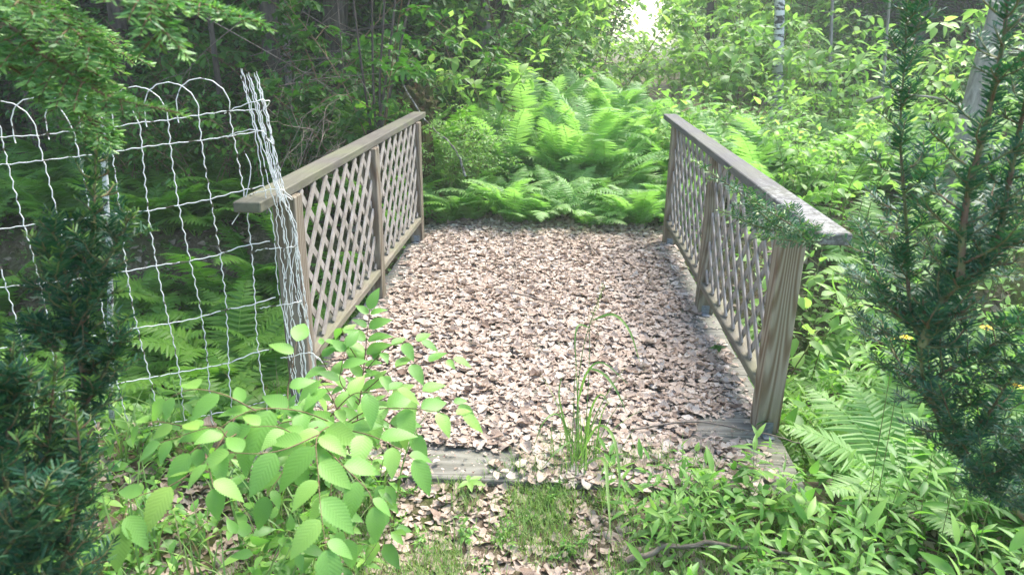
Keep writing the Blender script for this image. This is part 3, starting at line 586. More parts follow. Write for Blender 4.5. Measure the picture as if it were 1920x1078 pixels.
for (px, Y, sc) in ((700, 3.2, 1.0), (620, 4.2, 1.05), (850, 5.4, 1.0), (440, 4.4, 1.0), (570, 3.5, .85), (340, 5.2, 1.1)):
    p = PY(px, 300, Y); plant('mapled', 'maple_sapling', p[0], Y, sc, {700: 'young maple with thin bare stems rising behind the left railing', 620: 'shaded maple sapling between the big trunk and the left railing', 850: 'maple sapling in shade well behind the far left post', 440: 'shaded maple sapling just left of the thickest trunk', 570: 'shaded maple sapling between the wire bundle and the bare shoots', 340: 'shaded maple sapling behind the arches of the wire fence'}[px], 'sapling', 'maple saplings left of the bridge', rng)
for (px, Y, sc, lb) in ((905, 4.9, 1.25, 'bushy sapling with large pale leaves at the top middle left'), (1120, 8.5, 1.3, 'light green maple sapling in front of the dark spruce'), (1000, 7.2, 1.2, 'green sapling left of the tall ferns, deep in the bank')):
    p = PY(px, 260, Y); plant('broad' if px == 905 else 'maple', 'sapling', p[0], Y, sc*1.1, lb, 'sapling', None, rng)
for (px, py, Y, sc) in ((870, 400, 3.65, 1.0), (905, 400, 3.95, .95), (835, 400, 3.85, 1.0)):
    p = G(px, py, 0); q = PY(px, 400, Y); plant('small', 'shrub', q[0], Y, sc, 'dense small-leaved bluish green shrub behind the far left post', 'shrub', 'small-leaved shrubs at the far left post', rng)
for x, y in PE(40, 1.25, 5.0, 1.2, 7.0, .33): plant(rng.choice(['broad', 'broadl']), 'shrub', x, y, rng.uniform(.75, 1.1), 'light green broad-leaved shrub in the sunny bank behind the right railing', 'shrub', 'broad-leaved shrubs behind the right railing', rng)
for x, y in PE(16, 1.15, 3.2, -.1, 1.6, .22): plant('lance3', 'tall_weed', x, y, rng.uniform(.7, 1.05), 'tall narrow-leaved weed growing outside the right railing', 'weed', 'tall weeds outside the right railing', rng)
for x, y in PE(34, 1.12, 3.0, -.3, 1.6, .18): plant('lance' if rng.random() < .5 else 'herb', 'weed', x, y, rng.uniform(1., 1.9), 'leafy green weed filling the ditch edge right of the bridge', 'weed', 'weeds at the ditch edge right of the bridge', rng)
for x, y in PE(60, .42, 1.9, -1.35, -.40, .085, ok=lambda x, y: x > .42+.3*max(0, -.7-y)*0): plant('lance' if rng.random() < .62 else 'herb', 'weed', x, y, rng.uniform(.5, 1.15)*(.7+.35*x), 'leafy weed in the lush patch in front of the right post', 'weed', 'weeds in front of the near right post', rng)
for x, y in PE(40, -1.9, -.55, -1.3, -.1, .12): plant('herb', 'weed', x, y, rng.uniform(.7, 1.5)*(.65 if x < -.95 else 1), 'low leafy weed under the bright sapling on the left', 'weed', 'low weeds under the left sapling', rng)
for x, y in PE(34, -3.4, -1.7, -1.4, .3, .2): plant('herb', 'weed', x, y, rng.uniform(.9, 1.7), 'low leafy weed beyond the dark yew at the far left', 'weed', 'low weeds at the far left', rng)
for x, y in PE(22, -.5, .5, -1.2, -.42, .12): plant('herb', 'weed', x, y, rng.uniform(.2, .45), 'tiny seedling in the mossy ground before the front board', 'seedling', 'tiny seedlings before the front board', rng)
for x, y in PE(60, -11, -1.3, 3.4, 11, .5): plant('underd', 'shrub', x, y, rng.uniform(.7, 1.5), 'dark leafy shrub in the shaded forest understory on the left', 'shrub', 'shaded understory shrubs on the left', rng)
for k, (px, Y) in enumerate(((930, 7.5), (990, 8.6), (1050, 9.0), (1070, 11.2), (1000, 10.5), (1340, 9.5), (1390, 8.2), (1400, 10), (1340, 12), (1060, 13), (880, 8.8), (1450, 8.6))): p = PY(px, 200, Y); plant('maple', 'maple_sapling', p[0], Y, rng.uniform(1.2, 1.6), 'airy light green maple sapling standing in the hazy clearing beyond the ferns', 'sapling', 'maple saplings in the hazy clearing', rng)
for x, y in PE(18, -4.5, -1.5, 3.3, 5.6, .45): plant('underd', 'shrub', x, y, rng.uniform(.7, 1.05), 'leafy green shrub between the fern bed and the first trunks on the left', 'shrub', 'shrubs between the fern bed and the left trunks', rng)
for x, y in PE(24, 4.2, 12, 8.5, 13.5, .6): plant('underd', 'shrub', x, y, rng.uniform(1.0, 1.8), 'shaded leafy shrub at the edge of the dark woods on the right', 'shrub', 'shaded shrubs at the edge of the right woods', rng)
for x, y in PE(26, .6, 9, 7, 13, .5): plant('broad', 'shrub', x, y, rng.uniform(1.1, 1.7), 'pale leafy shrub deep in the sunny clearing beyond the bridge', 'shrub', 'shrubs deep in the sunny clearing', rng)
for (px, py, Y, lb) in ((1530, 160, 6.5, 'slender sapling with sparse yellow-green leaves before the dark woods on the right'), (1800, 160, 5.0, 'yellow-green leafy sapling beside the pale leaning trunk')):
    p = PY(px, 300, Y); plant('broad', 'sapling', p[0], Y, 1.55, lb, 'sapling', None, rng, tilt=.02)
HAZE = .0033
# ------------------------------------------------------------------ needles, yews, fir boughs
T_NEE = (np.array([(0, 0, 0), (.3, .5, 0), (.3, -.5, 0), (.8, .42, .0), (.8, -.42, 0), (1, 0, 0)], float), np.array([(1, 2, 4, 3)]), np.array([(0, 2, 1), (3, 4, 5)]), np.zeros((6, 2)))
T_NEE1 = (np.array([(0, -.5, 0), (0, .5, 0), (1, 0, 0)], float), np.zeros((0, 4), int), np.array([(0, 1, 2)]), np.zeros((3, 2)))
def needles(mb, rng, path, step, ln, wd, flat=True, up=np.array([0, 0, 1.]), fwd=.45, tip=0., tpl=T_NEE, tint=.35, taper=True):
    if len(path) < 3: return
    path = np.asarray(path, float); sg = np.linalg.norm(np.diff(path, axis=0), axis=1); cum = np.concatenate([[0], np.cumsum(sg)]); n = max(4, int(cum[-1]/step)); s = (np.arange(n)+.5)/n*cum[-1]
    C = np.stack([np.interp(s, cum, path[:, k]) for k in range(3)], -1); tg = norm(np.stack([np.interp(s, cum, np.gradient(path[:, k])) for k in range(3)], -1))
    side = norm(np.cross(tg, up)+1e-6); nrm = np.cross(side, tg)
    al = np.where(np.arange(n) % 2 == 0, 0, math.pi)+rng.normal(0, .35, n) if flat else np.arange(n)*2.4+rng.normal(0, .3, n)
    d = norm(side*np.cos(al)[:, None]+nrm*np.sin(al)[:, None]+nrm*(.15 if flat else 0)+tg*(fwd+.5*(s/cum[-1])[:, None]**3)+rng.normal(0, .1, (n, 3)))
    R = frames(d, norm(nrm+rng.normal(0, .3, (n, 3)))); f = s/cum[-1]; L = ln*rng.uniform(.75, 1.1, n)*(np.where(f > .85, 1-.5*(f-.85)/.15, 1) if taper else 1)
    ti = np.clip(tint+rng.normal(0, .1, n)+tip*np.clip((f-.7)/.3, 0, 1), 0, 1)
    scatter(mb, tpl, C, R, np.stack([L, np.full(n, wd), L], -1), ti)
def leader(fo, st, rng, path, r, nside, sl, step=.0021, ln=.0235, wd=.0031, up=.5, tipy=.5, lo=.0, tint=.35, dens=1.):
    nside = int(nside*dens)
    p = spline(path, 24); tube(st, p, np.linspace(r, r*.3, 24), 6, cap=False); needles(fo, rng, p[int(24*lo):], step*.9, ln, wd, False, tip=tipy, tint=tint)
    for k in range(nside):
        f = lo+(1-lo)*(k+rng.uniform(0, 1))/nside*.95; i = int(f*23); tg = norm(p[min(i+1, 23)]-p[max(i-1, 0)]); an = k*2.4+rng.normal(0, .4); h = np.array([math.cos(an), math.sin(an), 0]); h = norm(h-tg*(h@tg))
        L = sl*rng.uniform(.5, 1.15)*(1.15-.75*f); d = norm(h+tg*up+[0, 0, .1]); q = spline([p[i], p[i]+d*L*.5+rng.normal(0, .006, 3), p[i]+norm(d+[0, 0, .25])*L], 8)
        tube(st, q, np.linspace(r*.4, r*.15, 8), 4, cap=False); needles(fo, rng, q, step, ln, wd, True, np.array([0, 0, 1.])+.4*tg, tip=tipy*(rng.random() < .5), tint=tint)
        for j in range(2 if L > sl*.55 else 0):
            i2 = rng.integers(2, 6); dd = norm(d+np.cross(d, [0, 0, 1.])*(1 if j else -1)*.8); q2 = spline([q[i2], q[i2]+dd*L*.25, q[i2]+dd*L*.45+[0, 0, L*.05]], 6); tube(st, q2, [r*.2]*6, 4, cap=False); needles(fo, rng, q2, step, ln, wd, True, tip=tipy*(rng.random() < .3), tint=tint)
def bush(name, cat, label, base, leaders, mname, seed, smat='yewstem', **kw):
    rng = np.random.default_rng(seed); fo = MB(); st = MB(); e = empty(name, tuple(base), label=label, cat=cat); inv = Matrix.Translation(-Vector(base))
    for l in leaders:
        k = dict(kw); k.update(l[2] if len(l) > 2 else {}); leader(fo, st, rng, l[0], l[1], **k)
    for nm, m_, b_ in (('branch', smat, st), ('foliage', mname, fo)): o = b_.build(nm, M[m_], e); o.matrix_parent_inverse = inv
    return e
pp = lambda *a: [P(*q) for q in a]
rb = G(1790, 1120, -.05); rb = P(1960, 1000, 1.62)
bush('yew_bush', 'bush', 'large dark green yew bush with upright needle shoots on the right of the picture', P(1960, 1010, 1.62), [
    (pp((1950, 1000, 1.62), (1800, 850, 1.5), (1735, 720, 1.42), (1728, 650, 1.38)), .007, dict(nside=5, lo=.3)),
    (pp((1728, 650, 1.38), (1762, 572, 1.36), (1840, 500, 1.32), (1935, 425, 1.28)), .009, dict(nside=10, sl=.10, tipy=0)),
    (pp((1728, 655, 1.40), (1705, 560, 1.42), (1700, 430, 1.42), (1688, 250, 1.40), (1698, 90, 1.38), (1700, -30, 1.36)), .0045, dict(nside=26, sl=.115)),
    (pp((1790, 540, 1.34), (1795, 470, 1.36), (1800, 400, 1.4)), .004, dict(nside=7, sl=.08)),
    (pp((1800, 520, 1.3), (1812, 380, 1.28), (1850, 230, 1.24), (1880, 80, 1.2), (1895, -60, 1.18)), .007, dict(nside=15, sl=.12)),
    (pp((1870, 470, 1.3), (1900, 300, 1.3), (1930, 150, 1.25), (1940, 0, 1.22)), .006, dict(nside=11, sl=.11)),
    (pp((1840, 510, 1.35), (1870, 420, 1.5), (1890, 330, 1.6)), .004, dict(nside=10, sl=.12)),
    (pp((1740, 620, 1.4), (1680, 560, 1.5), (1640, 500, 1.6), (1610, 420, 1.7)), .004, dict(nside=12, sl=.12)),
    (pp((1750, 760, 1.45), (1700, 700, 1.5), (1665, 640, 1.6), (1650, 590, 1.7)), .004, dict(nside=9, sl=.11)),
    (pp((1735, 720, 1.42), (1800, 680, 1.4), (1870, 640, 1.35), (1930, 600, 1.3)), .004, dict(nside=12, sl=.11)),
    (pp((1790, 840, 1.48), (1850, 780, 1.4), (1900, 700, 1.35), (1935, 660, 1.3)), .004, dict(nside=12, sl=.12)),
    (pp((1830, 880, 1.5), (1790, 800, 1.4), (1760, 720, 1.35)), .003, dict(nside=8, sl=.10)),
    (pp((1850, 900, 1.5), (1900, 860, 1.4), (1940, 820, 1.35)), .003, dict(nside=9, sl=.12)),
    (pp((1880, 940, 1.5), (1850, 900, 1.4), (1840, 840, 1.35)), .003, dict(nside=8, sl=.10)),
    (pp((1930, 960, 1.5), (1925, 900, 1.4), (1930, 840, 1.35)), .003, dict(nside=8, sl=.10)),
], 'yew', 41, nside=12, sl=.12, dens=1.75)
bush('yew_sprig', 'branch', 'yew branch reaching through beneath the right cap rail and over the lattice', P(1780, 560, 2.0), [
    (pp((1790, 560, 1.95), (1690, 500, 2.05), (1590, 462, 2.22), (1510, 425, 2.28)), .0035, dict(nside=3, sl=.04, lo=.97)),
    (pp((1510, 440, 2.22), (1450, 420, 2.14), (1390, 365, 2.15), (1298, 300, 2.2)), .003, dict(nside=11, sl=.085)),
    (pp((1500, 440, 2.2), (1440, 430, 2.14), (1395, 415, 2.14), (1345, 392, 2.15)), .0025, dict(nside=9, sl=.075)),
    (pp((1515, 445, 2.15), (1480, 420, 2.1), (1440, 395, 2.1), (1405, 370, 2.12)), .0025, dict(nside=8, sl=.065)),
    (pp((1525, 450, 2.15), (1500, 452, 2.1), (1455, 448, 2.08), (1415, 440, 2.1)), .0025, dict(nside=10, sl=.075)),
], 'yew', 42, nside=8, sl=.11, tipy=.6, step=.0028, dens=1.5)
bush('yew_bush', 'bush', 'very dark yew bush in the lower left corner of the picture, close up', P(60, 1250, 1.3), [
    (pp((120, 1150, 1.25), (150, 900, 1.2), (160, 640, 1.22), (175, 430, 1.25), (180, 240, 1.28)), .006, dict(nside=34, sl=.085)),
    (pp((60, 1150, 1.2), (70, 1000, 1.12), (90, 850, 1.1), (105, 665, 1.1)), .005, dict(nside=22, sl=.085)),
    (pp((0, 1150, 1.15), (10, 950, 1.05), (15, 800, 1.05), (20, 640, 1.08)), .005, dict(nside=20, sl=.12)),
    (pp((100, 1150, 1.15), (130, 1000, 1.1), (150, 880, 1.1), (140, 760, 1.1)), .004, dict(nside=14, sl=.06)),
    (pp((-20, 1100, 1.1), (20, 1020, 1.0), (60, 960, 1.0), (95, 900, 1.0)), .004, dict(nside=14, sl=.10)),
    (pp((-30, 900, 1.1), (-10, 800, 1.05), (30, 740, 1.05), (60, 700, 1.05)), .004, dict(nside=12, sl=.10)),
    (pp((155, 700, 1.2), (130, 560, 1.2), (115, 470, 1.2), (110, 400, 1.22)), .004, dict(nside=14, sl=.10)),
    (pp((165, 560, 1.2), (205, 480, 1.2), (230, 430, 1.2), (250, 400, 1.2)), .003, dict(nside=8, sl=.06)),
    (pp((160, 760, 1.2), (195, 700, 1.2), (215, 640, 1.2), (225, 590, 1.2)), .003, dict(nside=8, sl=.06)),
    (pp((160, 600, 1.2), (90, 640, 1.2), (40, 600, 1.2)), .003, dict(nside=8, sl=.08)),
], 'yew_shaded', 43, nside=12, sl=.12, dens=1.9)
# fir whose trunk stands left of the frame; its boughs reach into the top left corner
def bough(fo, st, rng, path, r, n, sl, ln=.023, wd=.003, tip=.6, tint=.4):
    p = spline(path, 26); tube(st, p, np.linspace(r, r*.25, 26), 6, cap=False); needles(fo, rng, p[3:], .0018, ln, wd, False, tip=tip, tint=tint)
    for k in range(n):
        f = .03+.93*k/n; i = int(f*25); tg = norm(p[min(i+1, 25)]-p[max(i-1, 0)]); s = 1 if k % 2 else -1
        sd_ = norm(np.cross(tg, [0, 0, 1.]))*s; L = sl*(1.1-.8*f)*rng.uniform(.75, 1.15); d = norm(sd_+tg*.75+[0, 0, -.12]); q = spline([p[i], p[i]+d*L*.5, p[i]+(d+[0, 0, -.12])*L], 10)
        tube(st, q, np.linspace(r*.4, r*.12, 10), 4, cap=False); needles(fo, rng, q, .0019, ln, wd, True, tip=tip, tint=tint)
        for j in (3, 6):
            for s2 in (1, -1):
                t2 = norm(q[j+1]-q[j]); d2 = norm(np.cross(t2, [0, 0, 1.])*s2+t2*.9); L2 = L*.36*(1-j/12); q2 = np.array([q[j], q[j]+d2*L2*.5, q[j]+d2*L2]); tube(st, q2, [r*.15]*3, 3, cap=False); needles(fo, rng, q2, .002, ln*.9, wd, True, tip=tip, tint=tint)
rng = np.random.default_rng(51); fo = MB(); st = MB(); fb = np.array([-2.15, -1.15, gz(-2.15, -1.15)]); fir = empty('fir_tree', tuple(fb), label='fir tree left of the picture whose needled boughs hang into the top left corner', cat='tree'); fi2 = Matrix.Translation(-Vector(fb))
tr_ = MB(); tube(tr_, [fb+[0, 0, -.1], fb+[.02, 0, 1.2], fb+[0, .02, 2.6], fb+[0, 0, 4.6]], [.10, .085, .07, .02], 14); o = tr_.build('trunk', M['bark'], fir); o.matrix_parent_inverse = fi2
for path, r, nn, s_ in (
    (pp((-260, -60, 1.5), (60, -70, 1.15), (220, -50, 1.0), (285, 20, .98), (303, 92, 1.0)), .006, 12, .13),
    (pp((-260, -120, 1.5), (150, -60, 1.2), (330, -5, 1.1), (420, 20, 1.08), (485, 42, 1.08)), .005, 14, .10),
    (pp((-260, 40, 1.5), (-20, 40, 1.2), (90, 110, 1.12), (200, 180, 1.1), (335, 212, 1.1)), .006, 18, .15),
    (pp((-260, 60, 1.4), (-80, 30, 1.1), (20, 0, 1.0), (85, 35, 1.0)), .005, 9, .10),
    (pp((-200, 120, 1.5), (-40, 110, 1.2), (60, 150, 1.2), (130, 190, 1.2)), .005, 12, .12),
    (pp((-100, -40, 1.3), (60, 0, 1.15), (140, 60, 1.1), (190, 110, 1.1)), .005, 12, .12),
    (pp((-150, 0, 1.7), (60, 20, 1.6), (180, 60, 1.55), (250, 120, 1.5)), .005, 12, .15),
    (pp((60, 100, 1.2), (140, 190, 1.2), (180, 240, 1.2), (215, 275, 1.22)), .004, 10, .09)):
    path = [np.array([fb[0], fb[1], path[0][2]+.05])]+path; bough(fo, st, rng, path, r, int(nn*2.1), s_)
for k in range(34):
    z = 1.75+k*.085; an = k*2.4; L = 1.25*(1-(z-1.7)/3.4)+.1
    if math.cos(an) > .25 and z < 2.2: continue
    q = [fb+[0, 0, z], fb+[math.cos(an)*L*.5, math.sin(an)*L*.5, z+.02], fb+[math.cos(an)*L, math.sin(an)*L, z-.12]]; bough(fo, st, rng, q, .007, 8, .28, ln=.03, wd=.006)
for nm, m_, b_ in (('limb', 'twig', st), ('foliage', 'fir', fo)): o = b_.build(nm, M[m_], fir); o.matrix_parent_inverse = fi2

# ------------------------------------------------------------------ trees
def conifer_crown(seed, h, r0, z0=.9, fine=4.2, dead=False):
    rng = np.random.default_rng(seed); fo = MB(); st = MB(); z = z0; k = 0
    while z < h-.2:
        f = (z-z0)/(h-z0); nb = 5 if z < fine else 6
        for b in range(nb):
            an = rng.uniform(0, 6.283); L = r0*(1-f)**.8*rng.uniform(.65, 1.1)+.15; dr = rng.uniform(.1, .3); h_ = np.array([math.cos(an), math.sin(an), 0])
            p = spline([np.array([0, 0, z]), h_*L*.5+[0, 0, z+.03*L], h_*L+[0, 0, z-dr*L]], 10); sd_ = np.array([-h_[1], h_[0], 0])
            if z < fine:
                tube(st, p, np.linspace(.014, .003, 10), 4, cap=False); nt_ = int(L*11)
                for q in range(nt_):
                    t = .15+.85*q/nt_; c = p[min(int(t*9), 9)]; s = 1 if q % 2 else -1; l2 = (.10+.32*L*(1.05-t))*rng.uniform(.6, 1.1); d = norm(sd_*s+h_*.6+[0, 0, rng.normal(-.12, .08)])
                    needles(fo, rng, [c, c+d*l2*.5, c+(d+[0, 0, -.1])*l2], .011, .026, .006, True, tpl=T_NEE1, tint=.3, tip=.25, taper=False)
            else:
                m = int(7*L)+3; t = rng.uniform(.15, 1, m); C = h_*L*t[:, None]+np.array([0, 0, 1.])*(z-dr*L*t[:, None]**2)+sd_*(rng.uniform(-.5, .5, m)*L*.5*(1.1-t))[:, None]; d = norm(h_+sd_*rng.normal(0, .7, m)[:, None]+rng.normal(0, .2, (m, 3)))
                scatter(fo, T_LANB, C, frames(d, norm(np.array([0, 0, 1.])+rng.normal(0, .3, (m, 3)))), rng.uniform(.22, .42, m), rng.uniform(.1, .5, m))
        z += .26+.1*rng.random()
    return st, fo
def trunk_mesh(h, r, lean=(0, 0), wob=.03, seed=1, n=14):
    rng = np.random.default_rng(seed); mb = MB(); z = np.linspace(-.2, h, 24); p = np.stack([lean[0]*z+wob*np.sin(z*.9+seed), lean[1]*z+wob*np.cos(z*.7+seed), z], -1); p[:, :2] -= p[1, :2]
    rr = r*(1-.82*z/h)+r*.45*np.exp(-np.clip(z, 0, 9)*6); tube(mb, p, rr, n)
    V = mb.V[0]; V += rng.normal(0, r*.03, V.shape); return mb, p
CON = []
for i in range(3):
    tb, _ = trunk_mesh(9.5, .12, seed=i+3); st, fo = conifer_crown(60+i, 9.5, 2.1, z0=.5+.2*i); CON.append((tb.mesh('spruce_trunk', M['bark']), st.mesh('spruce_limbs', M['bark']), fo.mesh('spruce_crown', M['conifer'])))
def conifer(x, y, sc, label, group, rng):
    e = empty('spruce_tree', (x, y, float(gz(x, y))-.05), label=label, cat='tree', group=group); e.rotation_euler = (0, 0, rng.uniform(0, 6.28)); e.scale = (sc,)*3
    for nm, me in zip(('trunk', 'limbs', 'crown'), CON[rng.integers(3)]): o = bpy.data.objects.new(nm, me); COL.objects.link(o); o.parent = e
M['lichenstick'] = plainmat('lichen_stick', (.07, .055, .045), (.30, .29, .26), 40, bump=.8, dist=.004, lo=.45, hi=.6)
rng = np.random.default_rng(71)
def xat(px, Y): return PY(px, 60, Y)[0]
cl = []
for _ in range(4000):
    Y = rng.uniform(5.0, 17); px = rng.uniform(-300, 2250)
    if px > 900 and px < 1640: continue
    if 640 < px < 1060 and Y < 8.0: continue
    if px > 1500 and Y < 10.5: continue
    if px < 640 and Y < 5.6: continue
    x = xat(px, Y)
    if all((x-a)**2+(Y-b)**2 > 1.75**2 for a, b in cl): cl.append((x, Y))
    if len(cl) > 62: break
for x, y in cl:
    lf = x < 1.2; conifer(x, y, rng.uniform(.85, 1.15), 'dark spruce in the dense shaded forest left of the clearing' if lf else 'dark spruce in the woods on the right beyond the sunny bank', 'spruces of the dark forest on the left' if lf else 'spruces of the woods on the right', rng)
for px, Y, lb in ((1020, 10.5, 'dark spruce just left of the bright gap beyond the ferns'), (1330, 17.0, 'slim spruce with a thin trunk just right of the bright gap')):
    conifer(xat(px, Y), Y, .9, lb, None, rng)
def leafcrown(seed, cz, rx, rz, n, size, clumps=60):
    rng = np.random.default_rng(seed); fo = MB(); c = rng.normal(0, 1, (clumps, 3)); c = norm(c)*rng.uniform(.35, 1, clumps)[:, None]**.6*[rx, rx, rz]+[0, 0, cz]; k = rng.integers(0, clumps, n)
    pos = c[k]+rng.normal(0, 1, (n, 3))*[rx*.16, rx*.16, rz*.09]; th = rng.uniform(0, 6.283, n); d = np.stack([np.cos(th), np.sin(th), rng.normal(-.35, .3, n)], -1)
    scatter(fo, T_OV if size < .1 else leaf_tpl('ovate', 3, .3, .3, .7), pos, frames(norm(d), norm(np.array([0, 0, 1.])+rng.normal(0, .45, (n, 3)))), size*rng.uniform(.6, 1.2, n), np.clip(rng.uniform(.1, .7, clumps)[k]+rng.normal(0, .12, n), 0, 1))
    st = MB()
    for q in c[:24]: b = np.array([0, 0, cz-rz*rng.uniform(.3, 1.)]); tube(st, spline([b, b*.5+q*.5+[0, 0, .1], q], 6), np.linspace(.03, .008, 6), 4, cap=False)
    return st, fo
BIG = []
for i in range(2): st, fo = leafcrown(80+i, 5.6, 2.3, 2.3, 5200, .17); BIG.append((st.mesh('crown_limbs', M['bark']), fo.mesh('canopy', M['leaf_shaded'])))
FAR = []
for i in range(3): st, fo = leafcrown(90+i, 4.2, 2.2, 4.0, 9000, .13, 110); FAR.append((st.mesh('far_limbs', M['bark']), fo.mesh('far_canopy', M['leaf_lit'])))
def trunktree(name, px, py, px2, py2, Y, r, m, label, crown=None, h=8., group=None, csc=1.):
    a = PY(px, py, Y); b = PY(px2, py2, Y); dz = a[2]-b[2]; lx = (a[0]-b[0])/dz; z0 = float(gz(b[0], Y)); bx = b[0]-lx*(b[2]-z0)
    e = empty(name, (bx, Y, z0), label=label, cat='tree', group=group); tb, p = trunk_mesh(h, r, (lx, 0), .02 if r > .05 else .035, seed=int(px) % 17); o = tb.build('trunk', M[m], e)
    if crown is not None:
        for nm, me in zip(('limbs', 'crown'), crown): c = bpy.data.objects.new(nm, me); COL.objects.link(c); c.parent = e; c.location = (lx*5, 0, 0); c.scale = (csc,)*3
    return e
trunktree('maple_tree', 499, 0, 512, 190, 4.7, .095, 'bark', 'stout grey-brown trunk behind the wire bundle, the thickest of the left forest', BIG[0])
trunktree('young_tree', 541, 0, 545, 150, 6.4, .045, 'palebark', 'slim pale grey trunk just right of the thickest left trunk', BIG[1], csc=.9)
trunktree('young_tree', 395, 70, 428, 280, 3.9, .032, 'bark', 'thin crooked brown trunk with pale lichen spots behind the fence', None, 5.)
trunktree('maple_tree', 222, 20, 240, 150, 5.2, .10, 'bark', 'dark trunk behind the fir boughs at the top left', BIG[1])
trunktree('maple_tree', 105, 0, 120, 120, 5.6, .16, 'bark', 'broad dark trunk near the top left corner behind the fir boughs', BIG[0])
trunktree('young_tree', 50, 150, 80, 300, 4.4, .05, 'bark', 'thin dark trunk near the left edge behind the fence', None)
trunktree('birch_tree', 1458, 0, 1455, 110, 8.6, .085, 'birch', 'white birch trunk with black marks at the top right of centre', None, h=9)
trunktree('young_tree', 1382, 0, 1380, 60, 11., .06, 'palebark', 'thin grey trunk left of the white birch', None, h=9)
trunktree('young_tree', 1566, 0, 1560, 90, 9.4, .03, 'palebark', 'very thin pale stem right of the white birch', None, h=6)
trunktree('young_tree', 1668, 60, 1655, 180, 7.0, .022, 'palebark', 'very thin bare stem between the yellow-green sapling and the upright yew', None, h=5)
trunktree('maple_tree', 1880, 20, 1825, 220, 3.9, .095, 'palebark', 'pale grey trunk leaning to the right behind the yew at the top right corner', None, h=8)
for k, (px, Y) in enumerate(((-320, 4.4), (-120, 7.2), (330, 7.8), (640, 6.6), (770, 9.0), (-420, 5.0), (160, 9.5), (450, 10))):
    trunktree('maple_tree', px, 0, px-3, 150, Y, .09, 'bark', 'dark-barked tree standing deep in the shaded left forest', BIG[k % 2], h=8, group='dark-barked trees deep in the left forest')
DK = []
for i in range(2): st, fo = leafcrown(190+i, 2.6, 2.0, 2.5, 7000, .11, 90); DK.append((st.mesh('low_limbs', M['bark']), fo.mesh('low_canopy', M['leaf_shaded'])))
rng = np.random.default_rng(88); dl = []
for _ in range(3000):
    Y = rng.uniform(8, 24); px = rng.uniform(-500, 1040)
    x = xat(px, Y)
    if all((x-a)**2+(Y-b)**2 > 2.3**2 for a, b in dl): dl.append((x, Y))
    if len(dl) > 44: break
for _ in range(3000):
    Y = rng.uniform(12.5, 24); px = rng.uniform(1600, 2300); x = xat(px, Y)
    if all((x-a)**2+(Y-b)**2 > 2.3**2 for a, b in dl): dl.append((x, Y))
    if len(dl) > 70: break
for x, y in dl:
    lf = x < 2.5; e = empty('broadleaf_tree', (x, y, float(gz(x, y))), label='low-crowned dark leafy tree deep in the forest left of the clearing' if lf else 'low-crowned dark leafy tree deep in the woods right of the clearing', cat='tree', group='dark leafy trees deep on the left' if lf else 'dark leafy trees deep on the right'); sc = rng.uniform(.8, 1.2); e.scale = (sc,)*3; e.rotation_euler = (0, 0, rng.uniform(0, 6))
    tb = DK[rng.integers(2)]
    if not bpy.data.meshes.get('far_trunk'): t_, _ = trunk_mesh(6, .12, seed=5); t_.mesh('far_trunk', M['palebark'])
    for nm, me in (('trunk', bpy.data.meshes['far_trunk']), ('limbs', tb[0]), ('crown', tb[1])): o = bpy.data.objects.new(nm, me); COL.objects.link(o); o.parent = e
rng = np.random.default_rng(91); fl = []
for _ in range(2000):
    Y = rng.uniform(17, 46); px = rng.uniform(900, 2100)
    x = xat(px, Y)
    if abs(x-xat(1190, Y)) < 2.7: continue
    if all((x-a)**2+(Y-b)**2 > 2.8**2 for a, b in fl): fl.append((x, Y))
    if len(fl) > 44: break
for x, y in fl:
    e = empty('broadleaf_tree', (x, y, float(gz(x, y))), label='pale leafy tree far away at the end of the clearing', cat='tree', group='pale trees at the far end of the clearing'); sc = rng.uniform(.8, 1.2); e.scale = (sc,)*3; e.rotation_euler = (0, 0, rng.uniform(0, 6))
    tb = FAR[rng.integers(3)]
    if not bpy.data.meshes.get('far_trunk'): t_, _ = trunk_mesh(6, .12, seed=5); t_.mesh('far_trunk', M['palebark'])
    for nm, me in (('trunk', bpy.data.meshes['far_trunk']), ('limbs', tb[0]), ('crown', tb[1])): o = bpy.data.objects.new(nm, me); COL.objects.link(o); o.parent = e

# ------------------------------------------------------------------ the hornbeam-like sapling with big serrated leaves, lower left
rng = np.random.default_rng(101); st = MB(); fo = MB(); hb = G(655, 850, -.04)
def spray(path, size, step=.045, r=.0016, tint=.45, term=True, hang=.25, both=False, wide=1.0):
    p = spline(path, 20); tube(st, p, np.linspace(r, r*.4, 20), 5, cap=False); L = np.linalg.norm(np.diff(p, axis=0), axis=1); cum = np.concatenate([[0], np.cumsum(L)]); n = max(2, int(cum[-1]/step)); pos = []; dr = []; sz = []
    for k in range(n):
        s = (k+.6)/n*cum[-1]; c = np.array([np.interp(s, cum, p[:, q]) for q in range(3)]); i = min(np.searchsorted(cum, s), 18); tg = norm(p[i+1]-p[i]); tocam = norm(CAM-c); nn = norm(np.array([0, 0, 1.])*.8+tocam*.5)
        for sgn in ((1, -1) if both else ((1,) if k % 2 else (-1,))):
            sd_ = norm(np.cross(nn, tg))*sgn; d = norm(sd_*wide+tg*.75+[0, 0, -hang*rng.uniform(.3, 1.2)]+rng.normal(0, .08, 3)); size_ = size*.93; pos.append(c+d*size*.05); dr.append(d); sz.append(size_*rng.uniform(.62, 1.15)*(.75+.45*math.sin(math.pi*(k+.8)/(n+.6))))
    if term: pos.append(p[-1]); dr.append(norm(p[-1]-p[-3]+[0, 0, -.01])); sz.append(size*.95)
    pos = np.array(pos); dr = np.array(dr); tc = norm(CAM-pos); nh = norm(np.array([0, 0, 1.])*.9+tc*.45+rng.normal(0, .16, pos.shape)); scatter(fo, T_HERO, pos, frames(dr, nh), np.array(sz), np.clip(rng.normal(tint, .17, len(pos)), 0, 1))
W = lambda *a: pp(*a)
